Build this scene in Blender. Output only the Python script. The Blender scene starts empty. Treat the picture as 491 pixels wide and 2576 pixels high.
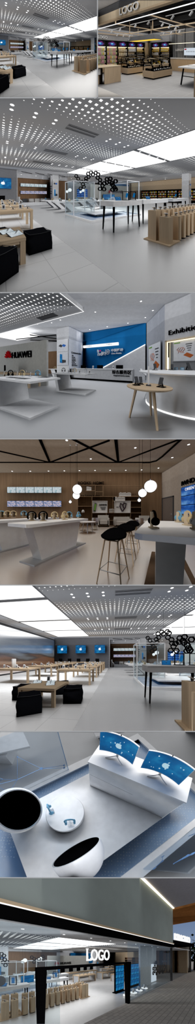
# Eight showroom views, one above the other, each a room built where it stands.
# Every room is modelled in its own metres (X right, Y along, Z up) and set out on a
# long plan: one telephoto camera looks down the row of rooms, so each room is deep.
import bpy, bmesh, math, random
from mathutils import Vector, Matrix
from math import pi, sin, cos, radians

sc = bpy.context.scene
COL = sc.collection
F = 6000.0                      # focal length in pixels of the 491 x 2576 frame
CAM = Vector((0.0, 0.0, 60.0))

# ---------------------------------------------------------------- camera, world, exposure
cd = bpy.data.cameras.new('camera')
cd.sensor_fit = 'VERTICAL'; cd.sensor_height = 36.0; cd.sensor_width = 36.0
cd.lens = F * 36.0 / 2576.0
cd.clip_start = 0.5; cd.clip_end = 6000.0
cam = bpy.data.objects.new('camera', cd); COL.objects.link(cam)
cam.location = CAM; cam.rotation_euler = (pi / 2, 0, 0)
sc.camera = cam
world = bpy.data.worlds.new('world'); sc.world = world; world.use_nodes = True
_wn = world.node_tree            # blue dusk sky in a narrow cone ahead, neutral fill light added everywhere else
_c = _wn.nodes.new('ShaderNodeTexCoord'); _s = _wn.nodes.new('ShaderNodeSeparateXYZ'); _wn.links.new(_c.outputs['Generated'], _s.inputs[0])
_m = _wn.nodes.new('ShaderNodeMapRange'); _wn.links.new(_s.outputs[2], _m.inputs[0]); _m.inputs[1].default_value = -.195; _m.inputs[2].default_value = -.150
_r = _wn.nodes.new('ShaderNodeValToRGB'); _wn.links.new(_m.outputs[0], _r.inputs[0]); _e = _r.color_ramp.elements
_e[0].color = (.30, .38, .50, 1); _e[1].color = (.030, .080, .22, 1)
_q = _wn.nodes.new('ShaderNodeMapRange'); _wn.links.new(_s.outputs[1], _q.inputs[0]); _q.inputs[1].default_value = .978; _q.inputs[2].default_value = .965
_x = _wn.nodes.new('ShaderNodeMix'); _x.data_type = 'RGBA'; _wn.links.new(_q.outputs[0], _x.inputs[0]); _wn.links.new(_r.outputs[0], _x.inputs[6]); _x.inputs[7].default_value = (.62, .63, .64, 1)
_wn.links.new(_x.outputs[2], _wn.nodes['Background'].inputs[0]); _wn.nodes['Background'].inputs[1].default_value = 1.0
sc.view_settings.view_transform = 'Standard'; sc.view_settings.look = 'None'
sc.view_settings.exposure = 0.0; sc.view_settings.gamma = 1.0
sc.view_settings.use_curve_mapping = False
sc.cycles.max_bounces = 8; sc.cycles.transparent_max_bounces = 24
sc.cycles.diffuse_bounces = 4; sc.cycles.sample_clamp_indirect = 4.0

# ---------------------------------------------------------------- materials
MAT = {}
def lin(c):
    return tuple((x / 12.92 if x <= 0.04045 else ((x + 0.055) / 1.055) ** 2.4) for x in c)
def hexc(h):
    h = h.lstrip('#'); return lin(tuple(int(h[i:i + 2], 16) / 255 for i in (0, 2, 4)))
class NT:
    def __init__(s, name):
        s.m = bpy.data.materials.new(name); s.m.use_nodes = True
        s.t = s.m.node_tree; s.t.nodes.clear()
        s.out = s.n('ShaderNodeOutputMaterial')
    def n(s, ty, **k):
        x = s.t.nodes.new(ty)
        for a, b in k.items(): setattr(x, a, b)
        return x
    def l(s, a, b): s.t.links.new(a, b)
    def put(s, sock, v):
        if hasattr(v, 'links') or hasattr(v, 'is_output'): s.l(v, sock)
        else: sock.default_value = v
    def co(s):
        a = s.n('ShaderNodeAttribute'); a.attribute_name = 'rc'; a.attribute_type = 'GEOMETRY'
        return a.outputs['Vector']
    def math(s, op, a, b=0.0, c=None):
        x = s.n('ShaderNodeMath', operation=op); s.put(x.inputs[0], a); s.put(x.inputs[1], b)
        if c is not None: s.put(x.inputs[2], c)
        return x.outputs[0]
    def vmap(s, v, scale=(1, 1, 1), loc=(0, 0, 0), rot=(0, 0, 0)):
        x = s.n('ShaderNodeMapping'); s.l(v, x.inputs[0]); x.inputs['Scale'].default_value = scale
        x.inputs['Location'].default_value = loc; x.inputs['Rotation'].default_value = rot
        return x.outputs[0]
    def noise(s, v, scale=5., detail=3., rough=.5):
        x = s.n('ShaderNodeTexNoise'); s.l(v, x.inputs['Vector']); x.inputs['Scale'].default_value = scale
        x.inputs['Detail'].default_value = detail; x.inputs['Roughness'].default_value = rough
        return x.outputs[0]
    def ramp(s, f, stops):
        x = s.n('ShaderNodeValToRGB'); e = x.color_ramp.elements
        while len(e) < len(stops): e.new(0.5)
        for q, (p, c) in zip(e, stops): q.position = p; q.color = tuple(c[:3]) + (1,)
        s.l(f, x.inputs[0]); return x.outputs[0]
    def mix(s, f, a, b):
        x = s.n('ShaderNodeMix', data_type='RGBA'); s.put(x.inputs[0], f)
        for k, v in ((6, a), (7, b)): s.put(x.inputs[k], v if hasattr(v, 'links') else tuple(v[:3]) + (1,))
        return x.outputs[2]
    def bsdf(s, col, rough=.5, metal=0., spec=.5, emit=None, es=0., bump=None):
        b = s.n('ShaderNodeBsdfPrincipled')
        s.put(b.inputs['Base Color'], col if hasattr(col, 'links') else tuple(col[:3]) + (1,))
        s.put(b.inputs['Roughness'], rough); b.inputs['Metallic'].default_value = metal
        b.inputs['Specular IOR Level'].default_value = spec
        if emit is not None:
            s.put(b.inputs['Emission Color'], emit if hasattr(emit, 'links') else tuple(emit[:3]) + (1,))
            s.put(b.inputs['Emission Strength'], es)
        s.l(b.outputs[0], s.out.inputs[0]); return b
def plain(name, h, rough=.5, metal=0., var=.05, scale=6., spec=0.):
    t = NT(name); c = hexc(h); v = t.noise(t.co(), scale, 3)
    a = tuple(x * (1 - var) for x in c); b = tuple(min(1, x * (1 + var)) for x in c)
    t.bsdf(t.ramp(v, [(.3, a), (.7, b)]), rough, metal, spec); MAT[name] = t.m
def wood(name, h, grain=(26, 26, 1.6), var=.16, rough=.45, plank=0.):
    t = NT(name); c = hexc(h); v = t.vmap(t.co(), grain); n = t.noise(v, 1.0, 4, .6)
    a = tuple(x * (1 - var) for x in c); b = tuple(min(1, x * (1 + var)) for x in c)
    col = t.ramp(n, [(.28, a), (.72, b)])
    t.bsdf(col, rough, 0, 0.); MAT[name] = t.m
def glow(name, h, es=1., var=.02):
    t = NT(name); c = hexc(h); n = t.noise(t.co(), 3.)
    col = t.ramp(n, [(.3, tuple(x * (1 - var) for x in c)), (.7, c)])
    t.bsdf((.02, .02, .02), .6, 0, .0, col, es); MAT[name] = t.m
def glass(name, tint='#eef4f6', refl=.08, rough=.03):
    t = NT(name); tr = t.n('ShaderNodeBsdfTransparent'); gl = t.n('ShaderNodeBsdfGlossy')
    tr.inputs[0].default_value = hexc(tint) + (1,); gl.inputs['Roughness'].default_value = rough
    n = t.noise(t.co(), 1.5); f = t.math('MULTIPLY_ADD', n, .02, refl)
    mx = t.n('ShaderNodeMixShader'); t.l(f, mx.inputs[0]); t.l(tr.outputs[0], mx.inputs[1]); t.l(gl.outputs[0], mx.inputs[2])
    t.l(mx.outputs[0], t.out.inputs[0]); MAT[name] = t.m
def tiles(name, h, hj, sx, sy, joint=.008, rough=.3, var=.05, ox=0., oy=0., off=0., ax='xy', mottled=2.):
    t = NT(name); c = hexc(h); v = t.co()
    if ax == 'xz': v = t.vmap(v, rot=(-pi / 2, 0, 0))
    b = t.n('ShaderNodeTexBrick'); b.offset = off; b.squash = 1.0
    t.l(t.vmap(v, loc=(ox, oy, 0)), b.inputs['Vector']); b.inputs['Scale'].default_value = 1.
    b.inputs['Brick Width'].default_value = sx; b.inputs['Row Height'].default_value = sy
    b.inputs['Mortar Size'].default_value = joint; b.inputs['Mortar Smooth'].default_value = 0.
    b.inputs['Color1'].default_value = tuple(x * (1 - var) for x in c) + (1,)
    b.inputs['Color2'].default_value = tuple(x * (1 + var) for x in c) + (1,)
    b.inputs['Mortar'].default_value = hexc(hj) + (1,)
    n = t.noise(t.co(), mottled, 5, .6)
    col = t.mix(t.math('MULTIPLY', n, .25), b.outputs[0], tuple(x * .72 for x in c))
    t.bsdf(col, rough, 0, .12); MAT[name] = t.m
def concrete(name, h, rough=.28, var=.14, scale=.9):
    t = NT(name); c = hexc(h); n = t.noise(t.co(), scale, 8, .62)
    col = t.ramp(n, [(.3, tuple(x * (1 - var) for x in c)), (.7, tuple(x * (1 + var) for x in c))])
    t.bsdf(col, rough, 0, .14); MAT[name] = t.m
def perforated(name, h, pitch=.23, band=3.45, y0=5.0, es=1.5, size=.30, mod=.5, x0=None):
    """grey metal ceiling cut with square backlit holes; the holes swell in the middle of each band and stop at its edges"""
    t = NT(name); c = hexc(h); sep = t.n('ShaderNodeSeparateXYZ'); t.l(t.co(), sep.inputs[0])
    ux = t.math('DIVIDE', sep.outputs[0], pitch); uy = t.math('DIVIDE', t.math('SUBTRACT', sep.outputs[1], y0), pitch)
    fx = t.math('FLOOR', ux); fy = t.math('FLOOR', uy)
    lx = t.math('ABSOLUTE', t.math('SUBTRACT', t.math('SUBTRACT', ux, fx), .5))
    ly = t.math('ABSOLUTE', t.math('SUBTRACT', t.math('SUBTRACT', uy, fy), .5))
    nb = round(band / pitch)
    ph = t.math('DIVIDE', t.math('ADD', fy, .5), float(nb))
    sn = t.math('ABSOLUTE', t.math('SINE', t.math('MULTIPLY', ph, pi)))
    cb = t.n('ShaderNodeCombineXYZ'); t.l(fx, cb.inputs[0]); t.l(fy, cb.inputs[1])
    nz = t.noise(cb.outputs[0], .13, 1.)
    r = t.math('MULTIPLY', t.math('SUBTRACT', sn, .3), t.math('MULTIPLY_ADD', nz, 2 * mod, 1. - mod))
    r = t.math('MULTIPLY', t.math('MINIMUM', r, .9), size * 1.25)
    m = t.math('LESS_THAN', t.math('MAXIMUM', lx, ly), r)
    m = t.math('MULTIPLY', m, t.math('GREATER_THAN', r, .03))
    t.bsdf(t.mix(m, c, (.5, .5, .5)), .6, 0., .0, t.mix(m, (0, 0, 0), (1, 1, .98)), t.math('MULTIPLY', m, es)); MAT[name] = t.m

# ---------------------------------------------------------------- geometry collector (room metres)
class G:
    def __init__(s): s.v = []; s.f = []; s.m = []; s.sm = []
    def add(s, vs, fs, m='', smooth=False):
        o = len(s.v); s.v += [Vector(p) for p in vs]
        for f in fs: s.f.append(tuple(i + o for i in f)); s.m.append(m); s.sm.append(smooth)
        return s
    def join(s, g, M=None):
        o = len(s.v); s.v += [(M @ p) if M else p.copy() for p in g.v]
        s.f += [tuple(i + o for i in f) for f in g.f]; s.m += g.m; s.sm += g.sm; return s
    def rot(s, ax, deg, at=(0, 0, 0)):
        M = Matrix.Translation(at) @ Matrix.Rotation(radians(deg), 4, ax) @ Matrix.Translation(-Vector(at))
        s.v = [M @ p for p in s.v]; return s
    def mv(s, x=0, y=0, z=0):
        d = Vector((x, y, z)); s.v = [p + d for p in s.v]; return s
    def scl(s, x, y=None, z=None):
        y = x if y is None else y; z = x if z is None else z
        s.v = [Vector((p.x * x, p.y * y, p.z * z)) for p in s.v]; return s
    def box(s, x0, x1, y0, y1, z0, z1, m=''):
        vs = [(x, y, z) for x in (x0, x1) for y in (y0, y1) for z in (z0, z1)]
        return s.add(vs, [(0, 1, 3, 2), (4, 6, 7, 5), (0, 4, 5, 1), (2, 3, 7, 6), (0, 2, 6, 4), (1, 5, 7, 3)], m)
    def prism(s, poly, a, b, ax='z', m='', smooth=False):
        n = len(poly)
        def P(p, h): return {'z': (p[0], p[1], h), 'y': (p[0], h, p[1]), 'x': (h, p[0], p[1])}[ax]
        s.add([P(p, a) for p in poly] + [P(p, b) for p in poly], [tuple(reversed(range(n))), tuple(range(n, 2 * n))], m)
        return s.add([P(p, a) for p in poly] + [P(p, b) for p in poly], [(i, (i + 1) % n, n + (i + 1) % n, n + i) for i in range(n)], m, smooth)
    def rbox(s, x0, x1, y0, y1, z0, z1, r, m='', k=4, ax='z'):
        pts = []
        for cx, cy, a0 in ((x1 - r, y1 - r, 0), (x0 + r, y1 - r, 90), (x0 + r, y0 + r, 180), (x1 - r, y0 + r, 270)):
            for i in range(k + 1): a = radians(a0 + 90 * i / k); pts.append((cx + r * cos(a), cy + r * sin(a)))
        return s.prism(pts, z0, z1, ax, m)
    def lathe(s, prof, n=20, m='', c=(0, 0, 0), smooth=True, cap=True):
        vs = []; fs = []
        for r, z in prof:
            for i in range(n): a = 2 * pi * i / n; vs.append((c[0] + r * cos(a), c[1] + r * sin(a), c[2] + z))
        for j in range(len(prof) - 1):
            for i in range(n): fs.append((j * n + i, j * n + (i + 1) % n, (j + 1) * n + (i + 1) % n, (j + 1) * n + i))
        s.add(vs, fs, m, smooth)
        if cap:
            s.add(vs[:n], [tuple(reversed(range(n)))], m); s.add(vs[-n:], [tuple(range(n))], m)
        return s
    def cyl(s, x, y, z0, z1, r0, r1=None, n=16, m=''):
        return s.lathe([(r0, z0), (r0 if r1 is None else r1, z1)], n, m, (x, y, 0))
    def tube(s, pts, r, n=8, m='', close=False, r1=None):
        pts = [Vector(p) for p in pts]; N = len(pts); vs = []; fs = []
        up = None
        for i, p in enumerate(pts):
            if close: d = pts[(i + 1) % N] - pts[i - 1]
            else: d = pts[min(i + 1, N - 1)] - pts[max(i - 1, 0)]
            d.normalize()
            if up is None: up = Vector((0, 0, 1)) if abs(d.z) < .9 else Vector((1, 0, 0))
            sd = d.cross(up)
            if sd.length < 1e-4: sd = d.cross(Vector((0, 1, 0)))
            sd.normalize(); u2 = sd.cross(d).normalized(); up = u2
            rr = r if r1 is None else r + (r1 - r) * i / max(1, N - 1)
            for k in range(n): a = 2 * pi * k / n; vs.append(p + sd * rr * cos(a) + u2 * rr * sin(a))
        for i in range(N if close else N - 1):
            j = (i + 1) % N
            for k in range(n): fs.append((i * n + k, i * n + (k + 1) % n, j * n + (k + 1) % n, j * n + k))
        s.add(vs, fs, m, n > 4)
        if not close: s.add(vs[:n], [tuple(reversed(range(n)))], m); s.add(vs[-n:], [tuple(range(n))], m)
        return s
    def bar(s, a, b, w, h, m=''):
        """rectangular bar from a to b, w across (horizontal), h the other way"""
        a = Vector(a); b = Vector(b); d = (b - a).normalized()
        up = Vector((0, 0, 1)) if abs(d.z) < .95 else Vector((0, 1, 0))
        x = d.cross(up).normalized() * w / 2; y = x.cross(d).normalized() * h / 2
        vs = [a - x - y, a + x - y, a + x + y, a - x + y, b - x - y, b + x - y, b + x + y, b - x + y]
        return s.add(vs, [(3, 2, 1, 0), (4, 5, 6, 7), (0, 1, 5, 4), (1, 2, 6, 5), (2, 3, 7, 6), (3, 0, 4, 7)], m)
    def ball(s, c, r, m='', n=16, k=10, sz=1., sy=1.):
        prof = [(max(1e-4, r * sin(pi * i / k)), -r * cos(pi * i / k) * sz) for i in range(k + 1)]
        g = G().lathe(prof, n, m, (0, 0, 0), True, False); g.scl(1, sy, 1); g.mv(*c); return s.join(g)
    def quad(s, a, b, c, d, m=''): return s.add([a, b, c, d], [(0, 1, 2, 3)], m)
    def hull(s, bot, top, m=''):
        n = len(bot)
        return s.add(list(bot) + list(top), [tuple(reversed(range(n))), tuple(range(n, 2 * n))] + [(i, (i + 1) % n, n + (i + 1) % n, n + i) for i in range(n)], m)
    def frame(s, x0, x1, z0, z1, y0, y1, w, m=''):
        s.box(x0, x1, y0, y1, z0, z0 + w, m); s.box(x0, x1, y0, y1, z1 - w, z1, m)
        s.box(x0, x0 + w, y0, y1, z0 + w, z1 - w, m); return s.box(x1 - w, x1, y0, y1, z0 + w, z1 - w, m)
_FONT = {}
def lettering(txt, size, depth=.02, align='CENTER', bold=0.0, m='', wx=1.):
    """text standing upright in the XZ plane, facing -Y"""
    k = (txt, bold)
    if k not in _FONT:
        cu = bpy.data.curves.new('t', 'FONT'); cu.body = txt; cu.size = 1.; cu.extrude = .5; cu.offset = bold
        cu.resolution_u = 3; cu.align_x = 'CENTER'; ob = bpy.data.objects.new('t', cu)
        COL.objects.link(ob); bpy.context.view_layer.update()
        me = ob.evaluated_get(bpy.context.evaluated_depsgraph_get()).to_mesh()
        _FONT[k] = ([v.co.copy() for v in me.vertices], [tuple(p.vertices) for p in me.polygons])
        bpy.data.objects.remove(ob); bpy.data.curves.remove(cu)
    vs, fs = _FONT[k]
    g = G(); g.add([(v.x * size * wx, -v.z * depth, v.y * size) for v in vs], fs, m)
    if align == 'LEFT': x = min(p.x for p in g.v); g.mv(-x)
    return g

# ---------------------------------------------------------------- rooms
class Room:
    def __init__(s, name, sfx, x0, y0, x1, y1, scale, f, cu, cv, eye, yaw=0., pitch=0., roll=0., ex=0., ey=0.):
        s.name = name; s.sfx = sfx; s.x0 = x0; s.y0 = y0; s.sc = scale
        s.rect = (x0, y0, x1, y1); s.eye = Vector((ex, ey, eye))
        px, py = x0 + cu * scale, y0 + cv * scale
        d = Vector((px - 245.5, F, 1288 - py)); L = d.length; D = d / L
        Rr = Vector((D.y, -D.x, 0)).normalized(); U = Rr.cross(D); S = L / (f * scale)
        y, p, r = radians(yaw), radians(pitch), radians(roll)
        fw = Vector((sin(y) * cos(p), cos(y) * cos(p), sin(p))); rt = Vector((cos(y), -sin(y), 0)); up = rt.cross(fw)
        rt2 = rt * cos(r) + up * sin(r); up2 = rt2.cross(fw)
        s.R, s.U, s.D, s.S = Rr, U, D, S
        C = Matrix((Rr, U, D * S)).transposed(); s.A = C @ Matrix((rt2, up2, fw)); s.Ai = s.A.inverted()
        cl = [(Vector((0, 1, 0)), 1.0)]
        cl.append((Vector((0, -(1288 - y1) / F, 1)), 0)); cl.append((Vector((0, (1288 - y0) / F, -1)), 0))
        if x0 > 1: cl.append((Vector((1, -(x0 - 245.5) / F, 0)), 0))
        if x1 < 490: cl.append((Vector((-1, (x1 - 245.5) / F, 0)), 0))
        s.clips = cl; s.cache = {}
    def w(s, p): return CAM + s.A @ (Vector(p) - s.eye)
    def ray(s, u, v):
        px, py = s.x0 + u * s.sc, s.y0 + v * s.sc
        return s.Ai @ Vector(((px - 245.5) / F, 1, (1288 - py) / F))
    def g(s, u, v, z=0.):
        d = s.ray(u, v); t = (z - s.eye.z) / d.z; p = s.eye + d * t; return Vector((p.x, p.y, z))
    def onY(s, u, v, Y):
        d = s.ray(u, v); return s.eye + d * ((Y - s.eye.y) / d.y)
    def onX(s, u, v, X):
        d = s.ray(u, v); return s.eye + d * ((X - s.eye.x) / d.x)
    def onP(s, u, v, P0, n):
        d = s.ray(u, v); P0 = Vector(P0); n = Vector(n); return s.eye + d * (n.dot(P0 - s.eye) / n.dot(d))
    def vis(s, p):
        """pixel of a room point"""
        w = s.A @ (Vector(p) - s.eye); return ((245.5 + F * w.x / w.y - s.x0) / s.sc, (1288 - F * w.z / w.y - s.y0) / s.sc)
    def ceiling_light(s, Z, near, far, power, side=0.85, col=(1, 1, 1), near_fill=1., up=0.):
        """unseen soft fill lamp added over the visible floor, near..far metres from the eye"""
        fw = (s.Ai @ s.D); fw.z = 0; fw.normalize()
        e = s.vis(s.eye + fw * 1.0)[1] - 1.5; f_ = s.vis(s.eye + fw * 1.0 + Vector((0, 0, 1)))[1]; f_ = s.vis(s.eye + fw * 1.0)[1] - f_
        cut = (Z - s.eye.z) * f_ / e; cut = max(cut, near)              # the ceiling comes into view here
        m = (cut + far) / 2; c = s.eye + fw * m
        wf, wn = 2 * side * far, 2 * side * cut * 1.2
        if s.sc < 1: wf = min(wf, (s.rect[2] - s.x0) / F * cut * s.S * 2.4); wn = min(wn, (s.rect[2] - s.x0) / F * (near + cut) / 2 * s.S)   # a neighbour stands beside
        if far > cut: s.lamp((c.x, c.y, Z), power, wf, far - cut, col)  # unseen fill added under the ceiling to light the whole room
        if up:                                                           # fill facing up, added to brighten the ceiling
            o = s.lamp((c.x, c.y, Z - .9), up, wf, far - cut, col, 'up_fill_lamp'); o.matrix_world = o.matrix_world @ Matrix.Rotation(pi, 4, 'Y')
        if near_fill:                                                    # added fill sloping down to the storey edge before it
            a, b = near * s.S, min(cut, far) * s.S; Y = Vector((0, F, 1288 - (s.y0 + 1.5))).normalized(); Zv = Vector((1, 0, 0)).cross(Y)
            ld = bpy.data.lights.new('fill_lamp', 'AREA'); ld.shape = 'RECTANGLE'; ld.size = wn; ld.size_y = b - a
            ld.energy = power * near_fill * ld.size * ld.size_y; ld.color = col
            o = bpy.data.objects.new('fill_lamp', ld); COL.objects.link(o)
            x = (s.x0 + (s.rect[2] - s.x0) / 2 - 245.5) / F * (a + b) / 2
            Mx = Matrix((Vector((1, 0, 0)), Y, Zv)).transposed().to_4x4(); Mx.translation = CAM + Y * (a + b) / 2 + Vector((x, 0, 0)); o.matrix_world = Mx
    def build(s, name, g, M, mat, origin, parent=None):
        """M places g in the room; origin is the world point the mesh is measured from"""
        if not g.v: return None
        wv = [s.A @ ((M @ p) - s.eye) for p in g.v]            # relative to the camera
        hid = True; cross = []
        for n, d in s.clips:
            q = [n.dot(p) - d for p in wv]
            if max(q) <= 1e-5: return None
            if min(q) < -1e-5: cross.append((n, d))
        # completely outside the frame at the sides: not built
        us = [(p.x / p.y * F if p.y > 1 else 0) for p in wv]
        if min(us) > 245.5 + 60 or max(us) < -245.5 - 60: return None
        org = origin - CAM
        names = [x or mat for x in g.m]; slots = []
        for x in names:
            if x not in slots: slots.append(x)
        key = None
        if not cross:
            key = hash((tuple((round(p.x - org.x, 3), round(p.y - org.y, 2), round(p.z - org.z, 3)) for p in wv), tuple(g.f), tuple(names)))
            me = s.cache.get(key)
        if cross or me is None:
            me = bpy.data.meshes.new(name); me.from_pydata([p - org for p in wv], [], g.f)
            at = me.attributes.new('rc', 'FLOAT_VECTOR', 'POINT')
            at.data.foreach_set('vector', [c for p in g.v for c in p])
            for x in slots: me.materials.append(MAT[x])
            for i, p in enumerate(me.polygons): p.material_index = slots.index(names[i]); p.use_smooth = g.sm[i]
            if s.A.determinant() < 0: me.flip_normals()
            if cross:
                bm = bmesh.new(); bm.from_mesh(me)
                for n, d in cross:
                    geo = bm.verts[:] + bm.edges[:] + bm.faces[:]
                    if not geo: break
                    r = bmesh.ops.bisect_plane(bm, geom=geo, dist=1e-5, plane_co=n * (d / n.length_squared) - org, plane_no=n, clear_inner=True)
                    ed = [e for e in r['geom_cut'] if isinstance(e, bmesh.types.BMEdge) and e.is_valid and e.is_boundary]
                    if ed and len(g.f) < 60 and len(g.v) > 4:
                        try: bmesh.ops.holes_fill(bm, edges=ed, sides=0)
                        except Exception: pass
                if not bm.faces: bm.free(); bpy.data.meshes.remove(me); return None
                bm.to_mesh(me); bm.free()
            else: s.cache[key] = me
            me.update()
        o = bpy.data.objects.new(name, me); COL.objects.link(o)
        if parent is not None: o.parent = parent
        else: o.location = origin
        return o
    # -- a thing: Empty at its base with parts
    def thing(s, name, label, cat, pos=(0, 0, 0), rot=0., group=None, scale=1., sfx=True):
        return Thing(s, name, label, cat, pos, rot, group, scale, sfx)
    def one(s, name, label, cat, g, mat, pos=(0, 0, 0), rot=0., group=None, kind=None, scale=1., sfx=True):
        M = Matrix.Translation(pos) @ Matrix.Rotation(radians(rot), 4, 'Z') @ Matrix.Scale(scale, 4)
        o = s.build(name, g, M, mat, s.w(pos))
        if o:
            o['label'] = label + (s.sfx if sfx else ''); o['category'] = cat
            if group: o['group'] = group + s.sfx
            if kind: o['kind'] = kind
        return o
    def struct(s, name, g, mat, origin=None):
        c = Vector(origin) if origin else sum(g.v, Vector()) / len(g.v)
        o = s.build(name, g, Matrix.Identity(4), mat, s.w(c))
        if o: o['kind'] = 'structure'
        return o
    def lamp(s, p, power, wx, wy, col=(1, 1, 1), name='fill_lamp'):
        ld = bpy.data.lights.new(name, 'AREA'); ld.shape = 'RECTANGLE'; ld.size = wx; ld.size_y = wy * s.S
        ld.energy = power * wx * wy * s.S; ld.color = col
        o = bpy.data.objects.new(name, ld); COL.objects.link(o)
        Mx = Matrix((s.R, s.D, s.U)).transposed().to_4x4(); Mx.translation = s.w(p); o.matrix_world = Mx
        return o
class Thing:
    def __init__(t, room, name, label, cat, pos, rot, group, scale, sfx=True):
        t.room = room; t.pos = Vector(pos)
        t.M = Matrix.Translation(pos) @ Matrix.Rotation(radians(rot), 4, 'Z') @ Matrix.Scale(scale, 4)
        o = bpy.data.objects.new(name, None); o.empty_display_size = .1; t.o = o
        o.location = room.w(pos); o['label'] = label + (room.sfx if sfx else ''); o['category'] = cat
        if group: o['group'] = group + room.sfx
        COL.objects.link(o)
    def part(t, name, g, mat, parent=None, label=None):
        """a mesh of its own under the thing, or under one of its parts"""
        p = t.o
        if parent is not None:
            p = parent
        o = t.room.build(name, g, t.M, mat, t.room.w(t.pos), p)
        if o and label: o['label'] = label
        return o
def light_baffle(row, y_far, x0=0., x1=491.):
    """thin edge-on sheet added to block light between one storey and the next, nearer than the upper floor's edge"""
    k = (1288 - row) / F; a, b = 14., y_far; xa, xb = (x0 - 245.5) / F, (x1 - 245.5) / F
    wa = -30 if x0 < 1 else xa * a; wb = -30 if x0 < 1 else xb * 0 + xa * b; va = 30 if x1 > 490 else xb * a; vb = 30 if x1 > 490 else xb * b
    me = bpy.data.meshes.new('light_baffle'); t = .003
    P = [(wa, a, k * a), (va, a, k * a), (vb, b, k * b), (wb, b, k * b)]
    me.from_pydata([(x, y, z + t) for x, y, z in P] + [(x, y, z - t) for x, y, z in P], [], [(0, 1, 2, 3), (7, 6, 5, 4), (0, 4, 5, 1), (1, 5, 6, 2), (2, 6, 7, 3), (3, 7, 4, 0)])
    at = me.attributes.new('rc', 'FLOAT_VECTOR', 'POINT'); me.materials.append(MAT['offwhite'])
    o = bpy.data.objects.new('light_baffle', me); o.location = CAM; o['kind'] = 'structure'; COL.objects.link(o)  # unseen baffle that keeps light from leaking between storeys
def light_partition(col, y0, y1, r0, r1):
    """thin upright sheet added to block light between the two rooms of the top storey"""
    x = (col - 245.5) / F; ka, kb = (1288 - r0) / F, (1288 - r1) / F; P = [(x * y0, y0, kb * y0), (x * y1, y1, kb * y1), (x * y1, y1, ka * y1), (x * y0, y0, ka * y0)]; t = .003
    me = bpy.data.meshes.new('baffle_partition'); me.from_pydata([(a - t, b, c) for a, b, c in P] + [(a + t, b, c) for a, b, c in P], [], [(3, 2, 1, 0), (4, 5, 6, 7), (0, 1, 5, 4), (1, 2, 6, 5), (2, 3, 7, 6), (3, 0, 4, 7)])
    me.attributes.new('rc', 'FLOAT_VECTOR', 'POINT'); me.materials.append(MAT['offwhite'])
    o = bpy.data.objects.new('baffle_partition', me); o.location = CAM; o['kind'] = 'structure'; COL.objects.link(o)  # unseen baffle that keeps light from leaking sideways
def finish():
    for o in list(bpy.data.objects):
        if o.type == 'EMPTY' and not o.children: bpy.data.objects.remove(o)
# ---------------------------------------------------------------- material list
plain('white', '#e4e5e7', .35); plain('white_gloss', '#e8e9eb', .25, spec=.1); plain('offwhite', '#cfd0d2', .5)
plain('grey_wall', '#8e8f93', .6); plain('light_wall', '#c9cacd', .6); plain('dark_grey', '#4a4b4e', .5)
plain('ceiling_white', '#d2d3d6', .7); plain('ceiling_grey', '#77787b', .6); plain('black', '#0c0c0e', .5, spec=0.)
plain('black_fabric', '#15161a', .85, scale=30); plain('chrome', '#b8bcc0', .2, .9); plain('steel', '#8d9094', .3, .8)
plain('beige', '#cdb79a', .5); plain('blue', '#1d5f95', .4); plain('light_blue', '#7fb6d6', .4); plain('red', '#c4161c', .5)
plain('warm_grey', '#8d8379', .6); plain('pale_fabric', '#b5b3b1', .9, scale=25); plain('yellow', '#e3c22a', .5)
plain('pale_wood_solid', '#c9a982', .5); plain('magenta', '#d64fa0', .5); plain('green', '#6fa04a', .5); plain('cream', '#dcc79c', .4)
plain('orange', '#c0683a', .5)
wood('oak', '#cdb699', var=.1); wood('oak_x', '#cdb699', (1.6, 26, 26), .1); wood('walnut', '#8a6c52', (14, 14, .9), .2, .5); wood('pale_oak', '#dccbb0', (20, 20, 1.2), .1)
glow('lit_white', '#ffffff', 3.2); glow('lit_soft', '#ffffff', 1.2); glow('lit_warm', '#fff0c8', 2.2); glow('lit_spot', '#ffffff', 4.)
glow('screen_white', '#dfe9f4', .8)
glass('glass', '#f8fbfc', .04); glass('glass_blue', '#c9dcee', .10); glass('acrylic', '#f2f5f8', .16)
def screen_mat(name, stops, scale=(6, 1, 6), es=.75, nz=1.3, sparkle=True):
    t = NT(name); v = t.co(); n = t.noise(t.vmap(v, scale), nz, 4, .55)
    col = t.ramp(n, [(p, hexc(c)) for p, c in stops])
    if sparkle:
        vo = t.n('ShaderNodeTexVoronoi'); t.l(v, vo.inputs['Vector']); vo.inputs['Scale'].default_value = 7.
        m = t.math('LESS_THAN', vo.outputs['Distance'], .07); col = t.mix(m, col, hexc('#8fcdea'))
    t.bsdf((.02, .02, .02), .25, 0, .0, col, es); MAT[name] = t.m
screen_mat('screen_blue', [(.3, '#064a80'), (.5, '#0a66a4'), (.62, '#1c86bd'), (.75, '#49aad4')], (1.6, 1, 2.6))
screen_mat('screen_navy', [(.35, '#0f3279'), (.5, '#1f5cb0'), (.7, '#6fa6dd')], (.8, 1, 1.6), sparkle=False)
screen_mat('screen_pale', [(.3, '#aab8c2'), (.5, '#dfe8ec'), (.62, '#7ea9b5'), (.75, '#e9eff0')], (1.6, 1, 2.2), nz=3., sparkle=False)
screen_mat('screen_sea', [(.3, '#38506f'), (.45, '#7f93c0'), (.55, '#d9c9d0'), (.68, '#2a63a8'), (.8, '#c7dceb')], (1.3, 1, 2.2), nz=3., sparkle=False)
screen_mat('screen_neon', [(.36, '#03060f'), (.46, '#08285f'), (.53, '#2a90cc'), (.57, '#8f2f80'), (.64, '#050818')], (2.2, 1, 3.4), nz=1.5, es=.9, sparkle=False)
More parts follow.
